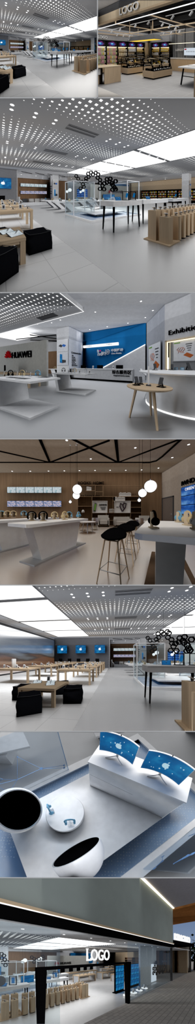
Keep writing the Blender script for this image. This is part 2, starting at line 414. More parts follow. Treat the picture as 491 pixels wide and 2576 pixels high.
# ---------------------------------------------------------------- furniture and goods, each builder makes one thing
ORD = ['first', 'second', 'third', 'fourth', 'fifth', 'sixth', 'seventh', 'eighth', 'ninth', 'tenth', 'eleventh', 'twelfth',
       'thirteenth', 'fourteenth', 'fifteenth', 'sixteenth', 'seventeenth', 'eighteenth', 'nineteenth', 'twentieth']
def od(i): return ORD[i] if i < 20 else 'number %d' % (i + 1)
def oak_table(R, x0, x1, y0, y1, h, label, group=None, top=.06, leg=.09, cat='table', name='display_table'):
    cx, cy = (x0 + x1) / 2, (y0 + y1) / 2; a, b = (x1 - x0) / 2, (y1 - y0) / 2
    t = R.thing(name, label, cat, (cx, cy, 0), 0, group)
    t.part('tabletop', G().box(-a, a, -b, b, h - top, h), 'oak_x')
    for sx in (-1, 1):
        for sy in (-1, 1):
            X = sx * (a - leg / 2 - .004); Y = sy * (b - leg / 2 - .004)
            t.part('leg', G().box(X - leg / 2, X + leg / 2, Y - leg / 2, Y + leg / 2, 0, h - top), 'oak')
    g = G(); w = .02
    g.box(-a + leg, a - leg, -b + .01, -b + .01 + w, h - top - .05, h - top); g.box(-a + leg, a - leg, b - .01 - w, b - .01, h - top - .05, h - top)
    t.part('apron', g, 'oak_x'); return t
def pouf(R, x, y, s, rot, label, group=None):
    g = G(); n = 6; h = s * .82
    # a soft cube: pillow-bulged sides, pinched upper corners, sagging top
    vs = []; fs = []; idx = {}
    def P(i, j, k):
        u, v, w = (2 * i / n - 1, 2 * j / n - 1, 2 * k / n - 1)
        bu = 1 + .10 * (1 - v * v) * (1 - w * w); bv = 1 + .10 * (1 - u * u) * (1 - w * w)
        X = u * bu * s / 2 * (1 - .07 * (w > .6)); Y = v * bv * s / 2 * (1 - .07 * (w > .6)); Z = (w + 1) / 2 * h
        if k == n: Z += .05 * s * (abs(u * v)) - .05 * s * (1 - u * u) * (1 - v * v) + .03 * s * sin(3 * u + 1)
        if 0 < k < n: X += .012 * s * sin(5 * w + 3 * v); Y += .012 * s * sin(4 * w + 2 * u)
        return (X, Y, Z)
    def V(i, j, k):
        if (i, j, k) not in idx: idx[(i, j, k)] = len(vs); vs.append(P(i, j, k))
        return idx[(i, j, k)]
    for a in range(n):
        for b in range(n):
            for f in (0, n):
                q = [V(f, a, b), V(f, a + 1, b), V(f, a + 1, b + 1), V(f, a, b + 1)]; fs.append(tuple(q if f else q[::-1]))
                q = [V(a, f, b), V(a + 1, f, b), V(a + 1, f, b + 1), V(a, f, b + 1)]; fs.append(tuple(q[::-1] if f else q))
                q = [V(a, b, f), V(a + 1, b, f), V(a + 1, b + 1, f), V(a, b + 1, f)]; fs.append(tuple(q if f else q[::-1]))
    t = R.thing('pouf', label, 'pouf', (x, y, 0), rot, group)
    t.part('cushion_body', g.add(vs, fs, '', True), 'black_fabric')
    e = s / 2 * .95
    t.part('piping', G().tube([(-e, -e, h * 1.03), (0, -e * 1.02, h * 1.0), (e, -e, h * 1.03), (e, 0, h), (e, e, h * 1.03), (0, e, h), (-e, e, h * 1.03), (-e, 0, h)], .006, 5, '', True), 'dark_grey')
    return t
def phone_block(R, x, y, z, label, rot=0, s=1., group=None, tall=True):
    """white acrylic block carrying an upright phone card and a phone lying on it"""
    t = R.thing('display_phone', label, 'phone', (x, y, z), rot, group, s)
    t.part('stand_base', G().box(-.09, .09, -.05, .05, 0, .012), 'acrylic')
    if tall:
        t.part('price_card', G().box(-.045, .045, -.006, .006, .012, .17).rot('X', -8), 'white')
        t.part('phone_screen', G().box(-.025, .025, -.010, -.006, .045, .13).rot('X', -8), 'dark_grey')
    else:
        t.part('phone_body', G().box(-.075, .075, -.035, .035, 0, .012).rot('Y', -20).mv(0, 0, .035), 'dark_grey')
        t.part('support', G().box(-.01, .01, -.01, .01, .01, .05), 'chrome')
    return t
def lying_phone(R, x, y, z, label, rot=0, s=1., group=None, m='chrome', cat='phone'):
    t = R.thing('display_phone', label, cat, (x, y, z), rot, group, s)
    t.part('stand_base', G().rbox(-.05, .05, -.04, .04, 0, .012, .01), 'chrome')
    t.part('support', G().bar((0, 0, .01), (.02, 0, .06), .02, .02), 'dark_grey')
    t.part('phone_body', G().rbox(-.085, .085, -.045, .045, 0, .012, .015).rot('Y', -24).mv(0.01, 0, .07), m)
    return t
def tablet(R, x, y, z, w, h, label, rot=0, tilt=20, m='screen_blue', cat='tablet', name='tablet', group=None):
    t = R.thing(name, label, cat, (x, y, z), rot, group)
    t.part('case', G().box(-w / 2, w / 2, 0, .012, 0, h).rot('X', -tilt), 'dark_grey')
    t.part('screen', G().box(-w / 2 + .012, w / 2 - .012, -.003, 0, .012, h - .012).rot('X', -tilt), m)
    t.part('stand', G().bar((0, .02, h * .6), (0, h * .6, 0), .03, .01), 'steel'); return t
def monitor(R, x, y, z, w, h, label, rot=0, m='dark_grey', name='desktop_monitor', group=None, back=False):
    t = R.thing(name, label, 'monitor', (x, y, z), rot, group)
    t.part('stand_foot', G().rbox(-w * .2, w * .2, -.09, .09, 0, .012, .02), 'chrome')
    t.part('stand_neck', G().bar((0, .05, .01), (0, .03, .2), .06, .015), 'chrome')
    t.part('housing', G().rbox(-w / 2, w / 2, .09, .09 + h, 0, .03, .012, '', 3, 'y') if False else G().box(-w / 2, w / 2, 0, .03, .09, .09 + h), 'black')
    t.part('screen', G().box(-w / 2 + .012, w / 2 - .012, -.004, 0, .11, .08 + h), m); return t
def headphones(R, x, y, z, label, col='black', pad='white', rot=0, s=1., group=None, block='pale_oak', body=None):
    """over-ear headphones hung on an upright wooden block with a small foot"""
    t = R.thing('headphones_display', label, 'headphones', (x, y, z), rot, group, s)
    t.part('stand_base', G().rbox(-.065, .065, -.05, .05, 0, .014, .01), block)
    t.part('stand_block', G().box(-.036, .036, .012, .030, .014, .205), block)
    arc = [(.085 * cos(radians(a)), 0, .125 + .085 * sin(radians(a))) for a in range(-8, 189, 14)]
    hb = t.part('headband', G().tube(arc, .015, 8), col)
    t.part('headband_pad', G().tube([(p[0] * .9, 0, .125 + (p[2] - .125) * .88) for p in arc[3:-3]], .010, 6), pad, hb)
    for q in (-1, 1):
        c = G().lathe([(.012, -.022), (.044, -.019), (.050, 0), (.044, .014), (.02, .02)], 16); c.rot('Y', 90 * q).mv(q * .078, 0, .088)
        e = t.part('ear_cup', c, col)
        d = G().lathe([(.018, 0), (.034, .003), (.034, .014), (.02, .018)], 14); d.rot('Y', -90 * q).mv(q * .062, 0, .088)
        t.part('ear_pad', d, pad, e)
    return t
def ring_headphones(R, x, y, z, label, col='light_blue', rot=0, s=1., group=None):
    """headphones standing up on a clear acrylic stand"""
    t = R.thing('headphones_display', label, 'headphones', (x, y, z), rot, group, s)
    t.part('stand_base', G().rbox(-.05, .05, -.04, .04, 0, .012, .01), 'acrylic')
    t.part('stand_post', G().box(-.012, .012, .0, .012, .012, .2), 'acrylic')
    arc = [(.075 * cos(radians(a)), 0, .13 + .08 * sin(radians(a))) for a in range(-25, 206, 14)]
    t.part('headband', G().tube(arc, .012, 8), col)
    for q in (-1, 1):
        c = G().lathe([(.015, -.015), (.036, -.013), (.040, 0), (.034, .012), (.015, .015)], 14); c.rot('Y', 90).mv(q * .064, 0, .085)
        t.part('ear_cup', c, col)
    return t
def slant_counter(R, x, y, L, W_, h, label, rot=0, lean=.35, group=None, foot=True, m='white', flip=1):
    """white counter folded from one band: long foot slab, leaning panel, top slab"""
    t = R.thing('slanted_counter', label, 'counter', (x, y, 0), rot, group)
    th = .055
    t.part('countertop', G().box(-L / 2, L / 2, -W_ / 2, W_ / 2, h - th, h), m)
    a = flip
    w2 = W_ / 2 * .94
    t.part('leaning_panel', G().prism([(a * -L * .32, h - th), (a * (-L * .32 + L * .24), h - th), (a * (-L * .32 + L * .24 + lean), .05), (a * (-L * .32 + lean), .05)], -w2, w2, 'y'), m)
    if foot: t.part('foot_slab', G().prism([(a * (-L * .32 + lean), 0), (a * (L / 2 + lean * .2), 0), (a * (L / 2 + lean * .2), .05), (a * (-L * .32 + lean), .05)], -w2, w2, 'y'), m)
    return t
def high_table(R, x0, x1, y0, y1, h, label, group=None, ap=.19, legs=None):
    cx, cy = (x0 + x1) / 2, (y0 + y1) / 2; a, b = (x1 - x0) / 2, (y1 - y0) / 2
    t = R.thing('high_display_table', label, 'table', (cx, cy, 0), 0, group)
    t.part('tabletop', G().box(-a, a, -b, b, h - .02, h), 'white')
    t.part('apron_box', G().box(-a + .004, a - .004, -b + .004, b - .004, h - ap, h - .02), 'offwhite')
    for sx in (-1, 1):
        for sy in (-1, 1):
            X, Y = sx * (a - .12), sy * (b - .1)
            g = G(); r = .030; r2 = .018; X2, Y2 = X + sx * .04, Y + sy * .03
            g.hull([(X2 - r2, Y2 - r2, 0), (X2 + r2, Y2 - r2, 0), (X2 + r2, Y2 + r2, 0), (X2 - r2, Y2 + r2, 0)],
                   [(X - r, Y - r, h - ap), (X + r, Y - r, h - ap), (X + r, Y + r, h - ap), (X - r, Y + r, h - ap)])
            t.part('leg', g, 'black')
    return t
def plinth(R, x, y, h, label, kind='square', s=.27, rot=0, group=None, top=True, device=True, dm='steel', glab=None):
    t = R.thing('display_plinth', label, 'plinth', (x, y, 0), rot, group)
    if kind == 'square': t.part('plinth_body', G().box(-s / 2, s / 2, -s / 2, s / 2, .012, h), 'oak')
    else:
        t.part('plinth_body', G().cyl(0, 0, .035, h, s / 2, None, 20), 'oak')
        t.part('plinth_foot', G().cyl(0, 0, 0, .035, s / 2 * .8, None, 20), 'black')
    if device: lying_phone(R, x, y, h, (glab or 'phone on chrome stand on ' + label)[:200], 200 + rot, .95, (group + ' phones') if group else None)
    return t
def hexes(R, pts, label, rad=.11, dep=.12, hang=None, m='black', name='honeycomb_pendant', rot=0, ring=.36, cat='pendant', faces=None):
    """pts: 3-D centres; hexagonal hoops standing upright, joined edge to edge"""
    c = sum(pts, Vector()) / len(pts)
    t = R.thing(name, label, cat, tuple(c), rot); iv = Matrix.Rotation(-radians(rot), 4, 'Z')
    for p in pts:
        q = iv @ (p - c); g = G(); vs = []
        for k in range(6):
            a = pi / 3 * k
            for rr in (rad, rad * (1 - ring)):
                for yy in (-dep / 2, dep / 2): vs.append((q.x + rr * cos(a), q.y + yy, q.z + rr * sin(a)))
        fs = []
        for k in range(6):
            o = 4 * k; n = 4 * ((k + 1) % 6)
            fs += [(o, n, n + 1, o + 1), (o + 2, o + 3, n + 3, n + 2), (o, o + 2, n + 2, n), (o + 1, n + 1, n + 3, o + 3)]
        t.part('hexagon_hoop', g.add(vs, fs), m)
    if hang:
        for p in hang: 
            q = iv @ (p[0] - c); t.part('hanging_wire', G().tube([(q.x, q.y, q.z), (q.x, q.y, p[1] - c.z)], .006, 4), 'dark_grey')
    return t
def wall_screen(R, P, w, h, label, m='screen_pale', axis='y', name='wall_screen', cat='screen', group=None, d=.04, bez=.014, logo=None, case='black'):
    """screen whose centre is P, facing -Y (axis y) or -X / +X (axis x / X)"""
    rot = {'y': 0, 'x': -90, 'X': 90}[axis]
    t = R.thing(name, label, cat, tuple(P), rot, group)
    t.part('housing', G().box(-w / 2, w / 2, 0, d, -h / 2, h / 2), case)
    t.part('screen', G().box(-w / 2 + bez, w / 2 - bez, -.006, 0, -h / 2 + bez, h / 2 - bez), m)
    if logo == 'apple': t.part('fruit_emblem', apple(h * .36).mv(0, -.008, 0), 'lit_soft')
    return t
def apple(s):
    """bitten fruit outline with a leaf"""
    pts = []
    for i in range(40):
        a = 2 * pi * i / 40; r = .42 + .04 * cos(2 * a) - .05 * max(0, sin(a)) ** 8 - .03 * max(0, -sin(a)) ** 20
        x, z = r * cos(a) * .95, r * sin(a)
        bx, bz = .50, .06; dd = math.hypot(x - bx, z - bz)
        if dd < .2: x = bx - (.2 ** 2 - (z - bz) ** 2) ** .5 if abs(z - bz) < .2 else x
        pts.append((x * s, z * s))
    g = G(); g.prism(pts, -.006, .0, 'y')
    leaf = [(.02 * s, .42 * s), (.05 * s, .55 * s), (.18 * s, .66 * s), (.17 * s, .53 * s)]
    return g.prism(leaf, -.006, .0, 'y')
def globe(R, P, r, top, label, group=None, emit='lit_soft'):
    t = R.thing('globe_pendant', label, 'lamp', tuple(P), 0, group)
    t.part('globe', G().ball((0, 0, 0), r, '', 20, 12), emit)
    t.part('cord', G().tube([(0, 0, r * .97), (0, 0, top - P[2])], .006, 5), 'black')
    t.part('canopy', G().cyl(0, 0, top - P[2] - .03, top - P[2], .05, None, 12), 'white')
    t.part('socket', G().cyl(0, 0, r * .95, r * .95 + .06, .02, None, 10), 'chrome'); return t
def spot(R, P, r=.045, label='small round recessed ceiling downlight', group='recessed ceiling downlights', emit='lit_spot'):
    t = R.thing('ceiling_downlight', label, 'downlight', tuple(P), 0, group)
    t.part('trim_ring', G().lathe([(r, -.004), (r * 1.25, -.004), (r * 1.25, 0.0), (r, 0.0)], 14, '', (0, 0, 0), False, False), 'white')
    t.part('lens', G().cyl(0, 0, -.003, 0.0, r, None, 14), emit); return t
def bar_stool(R, x, y, h, label, rot=0, seat='black', legm='oak', group=None, s=1.):
    t = R.thing('bar_stool', label, 'stool', (x, y, 0), rot, group, s)
    g = G(); n = 20; k = 6; vs = [(0, .0, h - .035)]; fs = []
    for j in range(1, k + 1):
        q = j / k
        for i in range(n):
            a = 2 * pi * i / n; back = max(0, cos(a - pi / 2)); rr = .21 * q
            z = h - .035 + .035 * q ** 2 + (.13 * back ** 1.3) * q ** 4 + .02 * q ** 4 * abs(cos(a)) - .015 * q ** 4 * max(0, -sin(a))
            vs.append((rr * 1.08 * cos(a), rr * sin(a), z))
    for i in range(n): fs.append((0, 1 + i, 1 + (i + 1) % n))
    for j in range(k - 1):
        for i in range(n): fs.append((1 + j * n + i, 1 + (j + 1) * n + i, 1 + (j + 1) * n + (i + 1) % n, 1 + j * n + (i + 1) % n))
    m = len(vs); lo = [(p[0] * .97, p[1] * .97, p[2] - .022) for p in vs]; base = (k - 1) * n + 1
    f2 = [tuple(reversed([i + m for i in f])) for f in fs] + [(base + i, base + i + m, base + (i + 1) % n + m, base + (i + 1) % n) for i in range(n)]
    t.part('seat_shell', g.add(vs + lo, fs + f2, '', True), seat)
    hs = h - .055; top = .115; bot = .215
    for sx in (-1, 1):
        for sy in (-1, 1): t.part('leg', G().tube([(sx * top, sy * top, hs), (sx * bot, sy * bot, 0)], .014, 8, '', False, .010), legm)
    t.part('seat_rail', G().tube([(-top, -top, hs), (top, -top, hs), (top, top, hs), (-top, top, hs)], .012, 6, '', True), legm)
    f = top + (bot - top) * .68; zz = hs * .32
    t.part('footrest', G().tube([(-f, -f, zz), (f, -f, zz), (f, f, zz), (-f, f, zz)], .008, 6, '', True), 'steel')
    return t
def armchair(R, x, y, label, rot=0, group=None, m='pale_fabric', s=1.):
    t = R.thing('armchair', label, 'armchair', (x, y, 0), rot, group, s)
    t.part('seat_cushion', G().rbox(-.28, .28, -.34, .26, .18, .42, .05), m)
    t.part('backrest', G().rbox(-.38, .38, .24, .38, .12, .74, .05), m)
    for q in (-1, 1): t.part('armrest', G().rbox(q * .33 - .05, q * .33 + .05, -.34, .26, .12, .56, .04), m)
    for sx in (-1, 1):
        for sy in (-1, 1): t.part('leg', G().cyl(sx * .3, sy * .28, 0, .14, .015, .02, 8), 'dark_grey')
    return t
def round_table(R, x, y, h, r, label, n=3, legm='oak', topm='oak_x', group=None, th=.035):
    t = R.thing('round_table', label, 'table', (x, y, 0), 0, group)
    t.part('tabletop', G().lathe([(r * .93, h - th), (r, h - th * .4), (r, h - .004), (r * .99, h)], 36, '', (0, 0, 0), False), topm)
    for i in range(n):
        a = 2 * pi * i / n + .6
        t.part('leg', G().tube([(r * .55 * cos(a), r * .55 * sin(a), h - th), (r * .72 * cos(a), r * .72 * sin(a), 0)], .03, 10, '', False, .018), legm)
    return t
def shell_chair(R, x, y, label, rot=0, group=None, m='white', legm='oak', h=.45):
    t = R.thing('shell_chair', label, 'chair', (x, y, 0), rot, group)
    vs = []; fs = []; n = 9; pr = [(-.22, h), (-.1, h - .03), (.08, h - .02), (.18, h + .06), (.22, h + .2), (.25, h + .36)]
    for j, (yy, z) in enumerate(pr):
        for i in range(n):
            u = i / (n - 1) * 2 - 1; vs.append((u * .24 * (1 - .1 * (j in (0, 5))), yy - .09 * u * u * (j > 2), z + .09 * u * u * (j < 5)))
    for j in range(5):
        for i in range(n - 1): fs.append((j * n + i, j * n + i + 1, (j + 1) * n + i + 1, (j + 1) * n + i))
    m_ = len(vs); v2 = [(a, b + .004, c - .014) for a, b, c in vs]; f2 = [tuple(i + m_ for i in reversed(f)) for f in fs]
    t.part('seat_shell', G().add(vs + v2, fs + f2, '', True), m)
    for sx in (-1, 1):
        for sy in (-1, 1): t.part('leg', G().tube([(sx * .1, sy * .1, h - .03), (sx * .22, sy * .2, 0)], .012, 6), legm)
    return t
def product_box(R, x, y, z, w, d, h, label, m, group=None, rot=0, name='product_box', cat='box'):
    g = G().box(-w / 2, w / 2, -d / 2, d / 2, 0, h).box(-w * .35, w * .35, -d / 2 - .002, -d / 2, h * .3, h * .7, 'white')
    return R.one(name, label, cat, g, m, (x, y, z), rot, group)
def poster_col(R, x0, x1, y0, y1, z1, label, name='poster_column', side='front'):
    t = R.thing(name, label, 'column', ((x0 + x1) / 2, (y0 + y1) / 2, 0)); a, b = (x1 - x0) / 2, (y1 - y0) / 2
    t.part('column_body', G().box(-a, a, -b, b, 0, z1), 'white'); return t, a, b
def phone_poster(t, w, z0, z1, y, kind, x=0.):
    """framed poster on a front face at depth y: two slanted phones, or a standing phone beside its box"""
    f = t.part('poster_panel', G().box(x - w / 2, x + w / 2, y - .02, y, z0, z1), 'white_gloss'); h = z1 - z0; c = (z0 + z1) / 2
    if kind == 'slant':
        for k, dx in enumerate((-.12, .16)):
            t.part('printed_phone', G().prism([(x + w * (dx - .24), c - h * .02), (x + w * (dx + .02), c - h * .14), (x + w * (dx + .16), c + h * .0), (x + w * (dx - .08), c + h * .12)], y - .024, y - .02, 'y'), 'dark_grey' if k == 0 else 'screen_navy', f)
    elif kind == 'stand':
        t.part('printed_phone', G().prism([(x - w * .24, z0 + h * .2), (x - w * .02, z0 + h * .16), (x - w * .02, z0 + h * .82), (x - w * .24, z0 + h * .86)], y - .024, y - .02, 'y'), 'screen_blue', f)
        t.part('printed_box', G().prism([(x - w * .02, z0 + h * .16), (x + w * .3, z0 + h * .2), (x + w * .3, z0 + h * .38), (x - w * .02, z0 + h * .42)], y - .024, y - .02, 'y'), 'dark_grey', f)
    return f
def petals(s):
    """eight-petalled red flower emblem"""
    g = G()
    for a in (-72, -50, -27, -7, 7, 27, 50, 72):
        c = radians(90 - a); L = s * (1. - .12 * abs(a) / 90); w = s * .095
        d = (cos(c), sin(c)); nrm = (-d[1], d[0]); b = s * .14
        pl = [(d[0] * b, d[1] * b), (d[0] * L * .55 + nrm[0] * w, d[1] * L * .55 + nrm[1] * w), (d[0] * L * .85 + nrm[0] * w * .9, d[1] * L * .85 + nrm[1] * w * .9),
              (d[0] * L, d[1] * L), (d[0] * L * .85 - nrm[0] * w * .9, d[1] * L * .85 - nrm[1] * w * .9), (d[0] * L * .55 - nrm[0] * w, d[1] * L * .55 - nrm[1] * w)]
        g.prism(pl, -.02, 0, 'y')
    return g
def flower_sign(R, P, size, label, axis='y', rot=0):
    t = R.thing('wall_sign', label, 'sign', tuple(P), rot)
    t.part('flower_emblem', petals(size * .95).mv(-size * 1.15, 0, -size * .38), 'red')
    t.part('lettering', lettering('HUAWEI', size * 1.05, .03, 'LEFT', .012).mv(0, 0, -size * .36), 'black'); return t
def glass_case(R, x0, x1, y0, y1, z0, z1, label, w=.045, group=None, mid=True):
    cx, cy = (x0 + x1) / 2, (y0 + y1) / 2; a, b = (x1 - x0) / 2, (y1 - y0) / 2
    t = R.thing('glass_showcase', label, 'showcase', (cx, cy, z0), 0, group); h = z1 - z0
    for sx in (-1, 1):
        for sy in (-1, 1): t.part('post', G().box(sx * a - w / 2, sx * a + w / 2, sy * b - w / 2, sy * b + w / 2, 0, h), 'white')
    for sy in (-1, 1):
        t.part('top_rail', G().box(-a, a, sy * b - w / 2, sy * b + w / 2, h - w, h), 'white')
        t.part('glass_pane', G().box(-a, a, sy * b - .004, sy * b + .004, 0, h - w), 'glass')
    for sx in (-1, 1):
        t.part('top_rail', G().box(sx * a - w / 2, sx * a + w / 2, -b, b, h - w, h), 'white')
        t.part('glass_pane', G().box(sx * a - .004, sx * a + .004, -b, b, 0, h - w), 'glass')
    return t
# ================================================================ the grey showroom, seen twice (large second view, small top left view)
perforated('perf_store', '#a4a5a8', size=.21, es=1.2)
tiles('tile_light', '#cfd0d1', '#8a8b8d', .68, .68, .006, .28, .02, -.06, -.0)
concrete('floor_grey', '#7f8082', .22)
def store(R, lamps=True):
    V = lambda a, b, z=0.: R.g(a, b - 246, z)          # photo rows of the large view
    VY = lambda a, b, Y: R.onY(a, b - 246, Y)
    C = 4.1
    # --- shell
    R.struct('floor_tile_aisle', G().box(-6.2, 1.42, .3, 18.5, -.05, 0), 'tile_light', (0, 0, 0))
    R.struct('floor', G().box(1.42, 30, -1, 26, -.05, 0), 'floor_grey', (0, 0, 0))
    R.struct('ceiling', G().box(-.95, 6.7, 1.0, 15.6, C, C + .1), 'perf_store', (0, 0, 0))
    R.struct('ceiling_far', G().box(11.3, 18, -2.0, 15.6, C, C + .1), 'perf_store', (0, 0, 0))
    R.struct('ceiling_edge', G().box(18, 30, -3, 26, C, C + .1), 'ceiling_white', (0, 0, 0))
    R.struct('ceiling_back', G().box(-6.2, 18, 15.6, 26, C, C + .1), 'ceiling_white', (0, 0, 0))
    R.struct('ceiling_left', G().box(-6.3, -5.15, -1, 15.6, C, C + .1), 'ceiling_white', (0, 0, 0))
    for k, (xa, xb, sd) in enumerate(((6.7, 11.3, 'right'), (-5.15, -.95, 'left'))):
        g = G()
        for a, b in ((-1.7, -1.5), (1.75, 1.95), (4.97, 5.22), (8.4, 8.6), (11.85, 12.05), (15.5, 15.6)): g.box(xa, xb, a, b, C, C + .1)
        g.box(xa - .04, xa + .04, -1, 15.6, C - .01, C + .1); g.box(xb - .04, xb + .04, -1, 15.6, C - .01, C + .1)
        R.struct('trim_%d' % (k + 1), g, 'ceiling_grey')
        for i, (a, b) in enumerate(((-1.5, 1.75), (1.95, 4.97), (5.22, 8.4), (8.6, 11.85), (12.05, 15.5))):
            t = R.thing('ceiling_light_panel', 'white backlit ceiling panel, %s of the %s row' % (od(i), sd), 'light panel', ((xa + xb) / 2, (a + b) / 2, C), 0, 'backlit ceiling panels')
            w = (xb - xa) / 2 - .03
            t.part('diffuser', G().box(-w, w, -(b - a) / 2, (b - a) / 2, .01, .05), 'lit_panel')
    # walls
    R.struct('wall_back', G().box(-6.3, 1.48, 16.9, 17.1, 0, C), 'grey_wall')
    R.struct('wall_niche', G().box(1.40, 1.55, 16.9, 19.5, 0, C), 'light_wall')
    R.struct('wall_wood', G().box(1.5, 8.5, 19.3, 19.5, 0, 3.5), 'walnut', (0, 0, 0))
    R.struct('wall_wood_header', G().box(1.5, 8.5, 19.2, 19.5, 3.5, C), 'light_wall', (0, 0, 0))
    R.struct('wall_service', G().box(8.5, 31, 24.5, 24.7, 0, C), 'light_wall')
    R.struct('wall_link', G().box(8.4, 8.55, 19.3, 24.7, 0, C), 'beige')
    R.struct('wall_right', G().box(24.3, 24.5, -3, 24.7, 2.3, C), 'beige')
    R.struct('wall_right_lower', G().box(24.32, 24.5, -3, 24.7, 0, 2.3), 'walnut', (0, 0, 0))
    R.struct('wall_left', G().box(-6.5, -6.25, -1, 17, 0, C), 'light_wall')
    R.one('landscape_mural', 'wall sized dusk landscape picture on the left wall', 'mural', G().box(0, .04, -7.8, 7.8, -1.85, 1.85), 'mural', (-6.25, 8.9, 1.95), 0)
    g = G()
    for yy in (1.1, 16.75): g.box(-6.22, -6.16, yy - .05, yy + .05, 0, 3.9)
    g.box(-6.22, -6.16, 1.1, 16.75, 3.8, 3.95).box(-6.22, -6.16, 1.1, 16.75, 0, .1)
    R.struct('trim_3', g, 'dark_grey')
    for i in range(4):
        R.one('ceiling_track', 'thin black ceiling line, %s from the left in the wood lounge' % od(i), 'track', G().bar((0, 0, 0), (1.3, .9, 0), .05, .05), 'black', (2 + i * 1.5, 17.6, C - .05), 0, 'black ceiling lines')
    # three blue screens on the grey wall
    for i, X in enumerate((-5.1, -2.42, .24)):
        wall_screen(R, (X, 16.84, 2.55), 1.45, 1.12, 'blue screen with white fruit emblem on grey wall, %s' % ('left', 'middle', 'right')[i], 'screen_blue', logo='apple', case='blue', group='blue emblem screens')
    # wood wall screens: two rows of six
    for row, (z, m, w) in enumerate(((2.62, 'screen_pale', 'upper'), (1.66, 'screen_sea', 'lower'))):
        for i in range(6):
            wall_screen(R, (2.35 + i * .545, 19.24, z), .545, .42, '%s picture screen in the %s row on the wood wall' % (od(i), w), m, group='picture screens on the wood wall')
    # curved booth sofa
    t = R.thing('booth_sofa', 'white curved booth sofa with grey cushions under wood wall screens', 'sofa', (3.9, 18.7, 0))
    g = G(); g.rbox(-1.85, 1.9, -.45, .4, .0, .38, .12, '', 5); t.part('seat_base', g, 'white')
    g = G().tube([(-1.75, -.4, .5), (-2.05, -.4, .8), (-2.1, -.4, 1.05)], .07, 8); g.box(-2.15, -1.98, -.45, .4, .0, 1.1); t.part('side_panel', g, 'white')
    for i in range(5): t.part('back_cushion', G().rbox(-1.7 + i * .72, -1.05 + i * .72, .05, .35, .38, .85, .08), ('dark_grey', 'pale_fabric')[i > 0])
    for i in range(2):
        R.one('throw_pillow', 'light grey throw pillow at the %s of the booth sofa' % ('left', 'right')[i], 'pillow', G().ball((0, 0, .2), .33, '', 14, 8, .55, .4), 'pale_fabric', (3.2 + i * 1.6, 18.45, .38), 0, 'pillows on the booth sofa')
    # poster column
    t, a, b = poster_col(R, 5.75, 6.62, 18.0, 19.2, C, 'white square column with two phone posters by the wood wall')
    phone_poster(t, .8, 2.35, 3.45, -b, 'slant'); phone_poster(t, .8, .95, 2.3, -b, 'stand')
    g = G()
    for i in range(5): g.join(lettering('Convenience'[:9 - i % 3], .2, .02, 'LEFT', .01).rot('Z', -90).mv(-a - .01, b * .8, 2.5 - i * .26))
    t.part('lettering', g, 'black')
    # low oak table, tall oak tables with goods
    lx = (-.95, .39, 2.8, 3.85) if R is not P6_ else (-.45, .6, 2.6, 3.7)
    oak_table(R, *lx, .5, 'low oak table ringed by black poufs')
    for c, (xa, xb, cn) in enumerate(((-.7, 1.02, 'right'), (-4.2, -2.25, 'left'))):
        for i, y in enumerate((5.55, 8.1, 10.6, 12.9)):
            nm = '%s row %s' % (cn, ['front', 'second', 'third', 'back'][i])
            oak_table(R, xa, xb, y, y + 1.15, .75, 'tall oak display table, %s' % nm, 'tall oak display tables')
            for k, dx in enumerate((.2, .5, .8, 1.1, 1.35, 1.6)):
                if k % 2 == 0: phone_block(R, xa + dx, y + .4 + .1 * (k % 3), .75, 'upright white card stand %s from the left, %s table' % (od(k // 2), nm), 0, 1.2, 'card stands on the oak tables')
                else: lying_phone(R, xa + dx, y + .4, .75, 'tilted phone %s from the left, %s table' % (od(k // 2), nm), 200, 1.2, 'tilted phones on the oak tables')
    R.one('tall_speaker', 'tall white cylinder speaker on the front left tall table', 'speaker', G().lathe([(.1, 0), (.11, .02), (.11, .5), (.09, .52)], 20), 'white', (-3.6, 6.2, .75))
    for k, (X, Y) in enumerate(((.15, 3.3), (.28, 3.0), (-.1, 3.6), (-.3, 3.25))):
        if k == 2: phone_block(R, X, Y, .5, 'upright white card stand on the low oak table', 0, 1.2)
        else: tablet(R, X, Y, .5, .26, .2, 'tablet lying tilted on the low oak table, %s' % ('right', 'middle', '', 'left')[k], 25, 72, 'screen_pale')
    for i in range(5): monitor(R, -4.55 + i * 1.17, 15.0, .75, .46, .42, 'black desktop monitor on the wall desk, %s from the left' % od(i), 0, 'black', 'desktop_monitor', 'monitors on the wall desk')
    oak_table(R, -5.3, 1.05, 14.6, 15.5, .85, 'long oak desk below the blue screens')
    # poufs
    pf = ((.72, 3.42, 8), (-.12, 2.6, 40), (-.05, 4.15, 20), (-1.1, 3.25, 10)) if R is not P6_ else ((.92, 3.22, 8), (.08, 2.34, 35), (.2, 4.05, 20), (-.78, 3.3, 10))
    pouf(R, pf[0][0], pf[0][1], .52, pf[0][2], 'black fabric cube pouf right of the low oak table', 'black poufs')
    pouf(R, pf[1][0], pf[1][1], .52, pf[1][2], 'black fabric cube pouf tilted in front of the low table', 'black poufs')
    pouf(R, pf[2][0], pf[2][1], .50, pf[2][2], 'black fabric cube pouf half hidden behind the low table', 'black poufs')
    pouf(R, pf[3][0], pf[3][1], .50, pf[3][2], 'black fabric cube pouf left of the low oak table', 'black poufs')
    # slanted white counters
    for j, yy in enumerate((9.9, 12.0, 14.1)):
        for i, xx in enumerate((4.6, 8.2)):
            slant_counter(R, xx, yy, 2.6, .8, .78, 'white slanted counter, %s row from the showcase, %s side' % (od(j), ('left', 'right')[i]), 0, .75, 'slanted white counters')
            for k in range(3):
                (headphones if k % 2 else ring_headphones)(R, xx - .8 + k * .75, yy, .78, 'headphones %s from the left on the %s row %s slanted counter' % (od(k), od(j), ('left', 'right')[i]),
                    ('black', 'cream', 'light_blue')[(k + j) % 3], rot=20, s=1.1, group='headphones on slanted counters')
    # glass showcase on its pool platform
    t = R.thing('pool_platform', 'low white rimmed platform with blue patterned floor under the showcase', 'platform', (5.4, 6.55, 0))
    x0, x1, y0, y1 = -1.98, 1.95, -1.5, 1.58
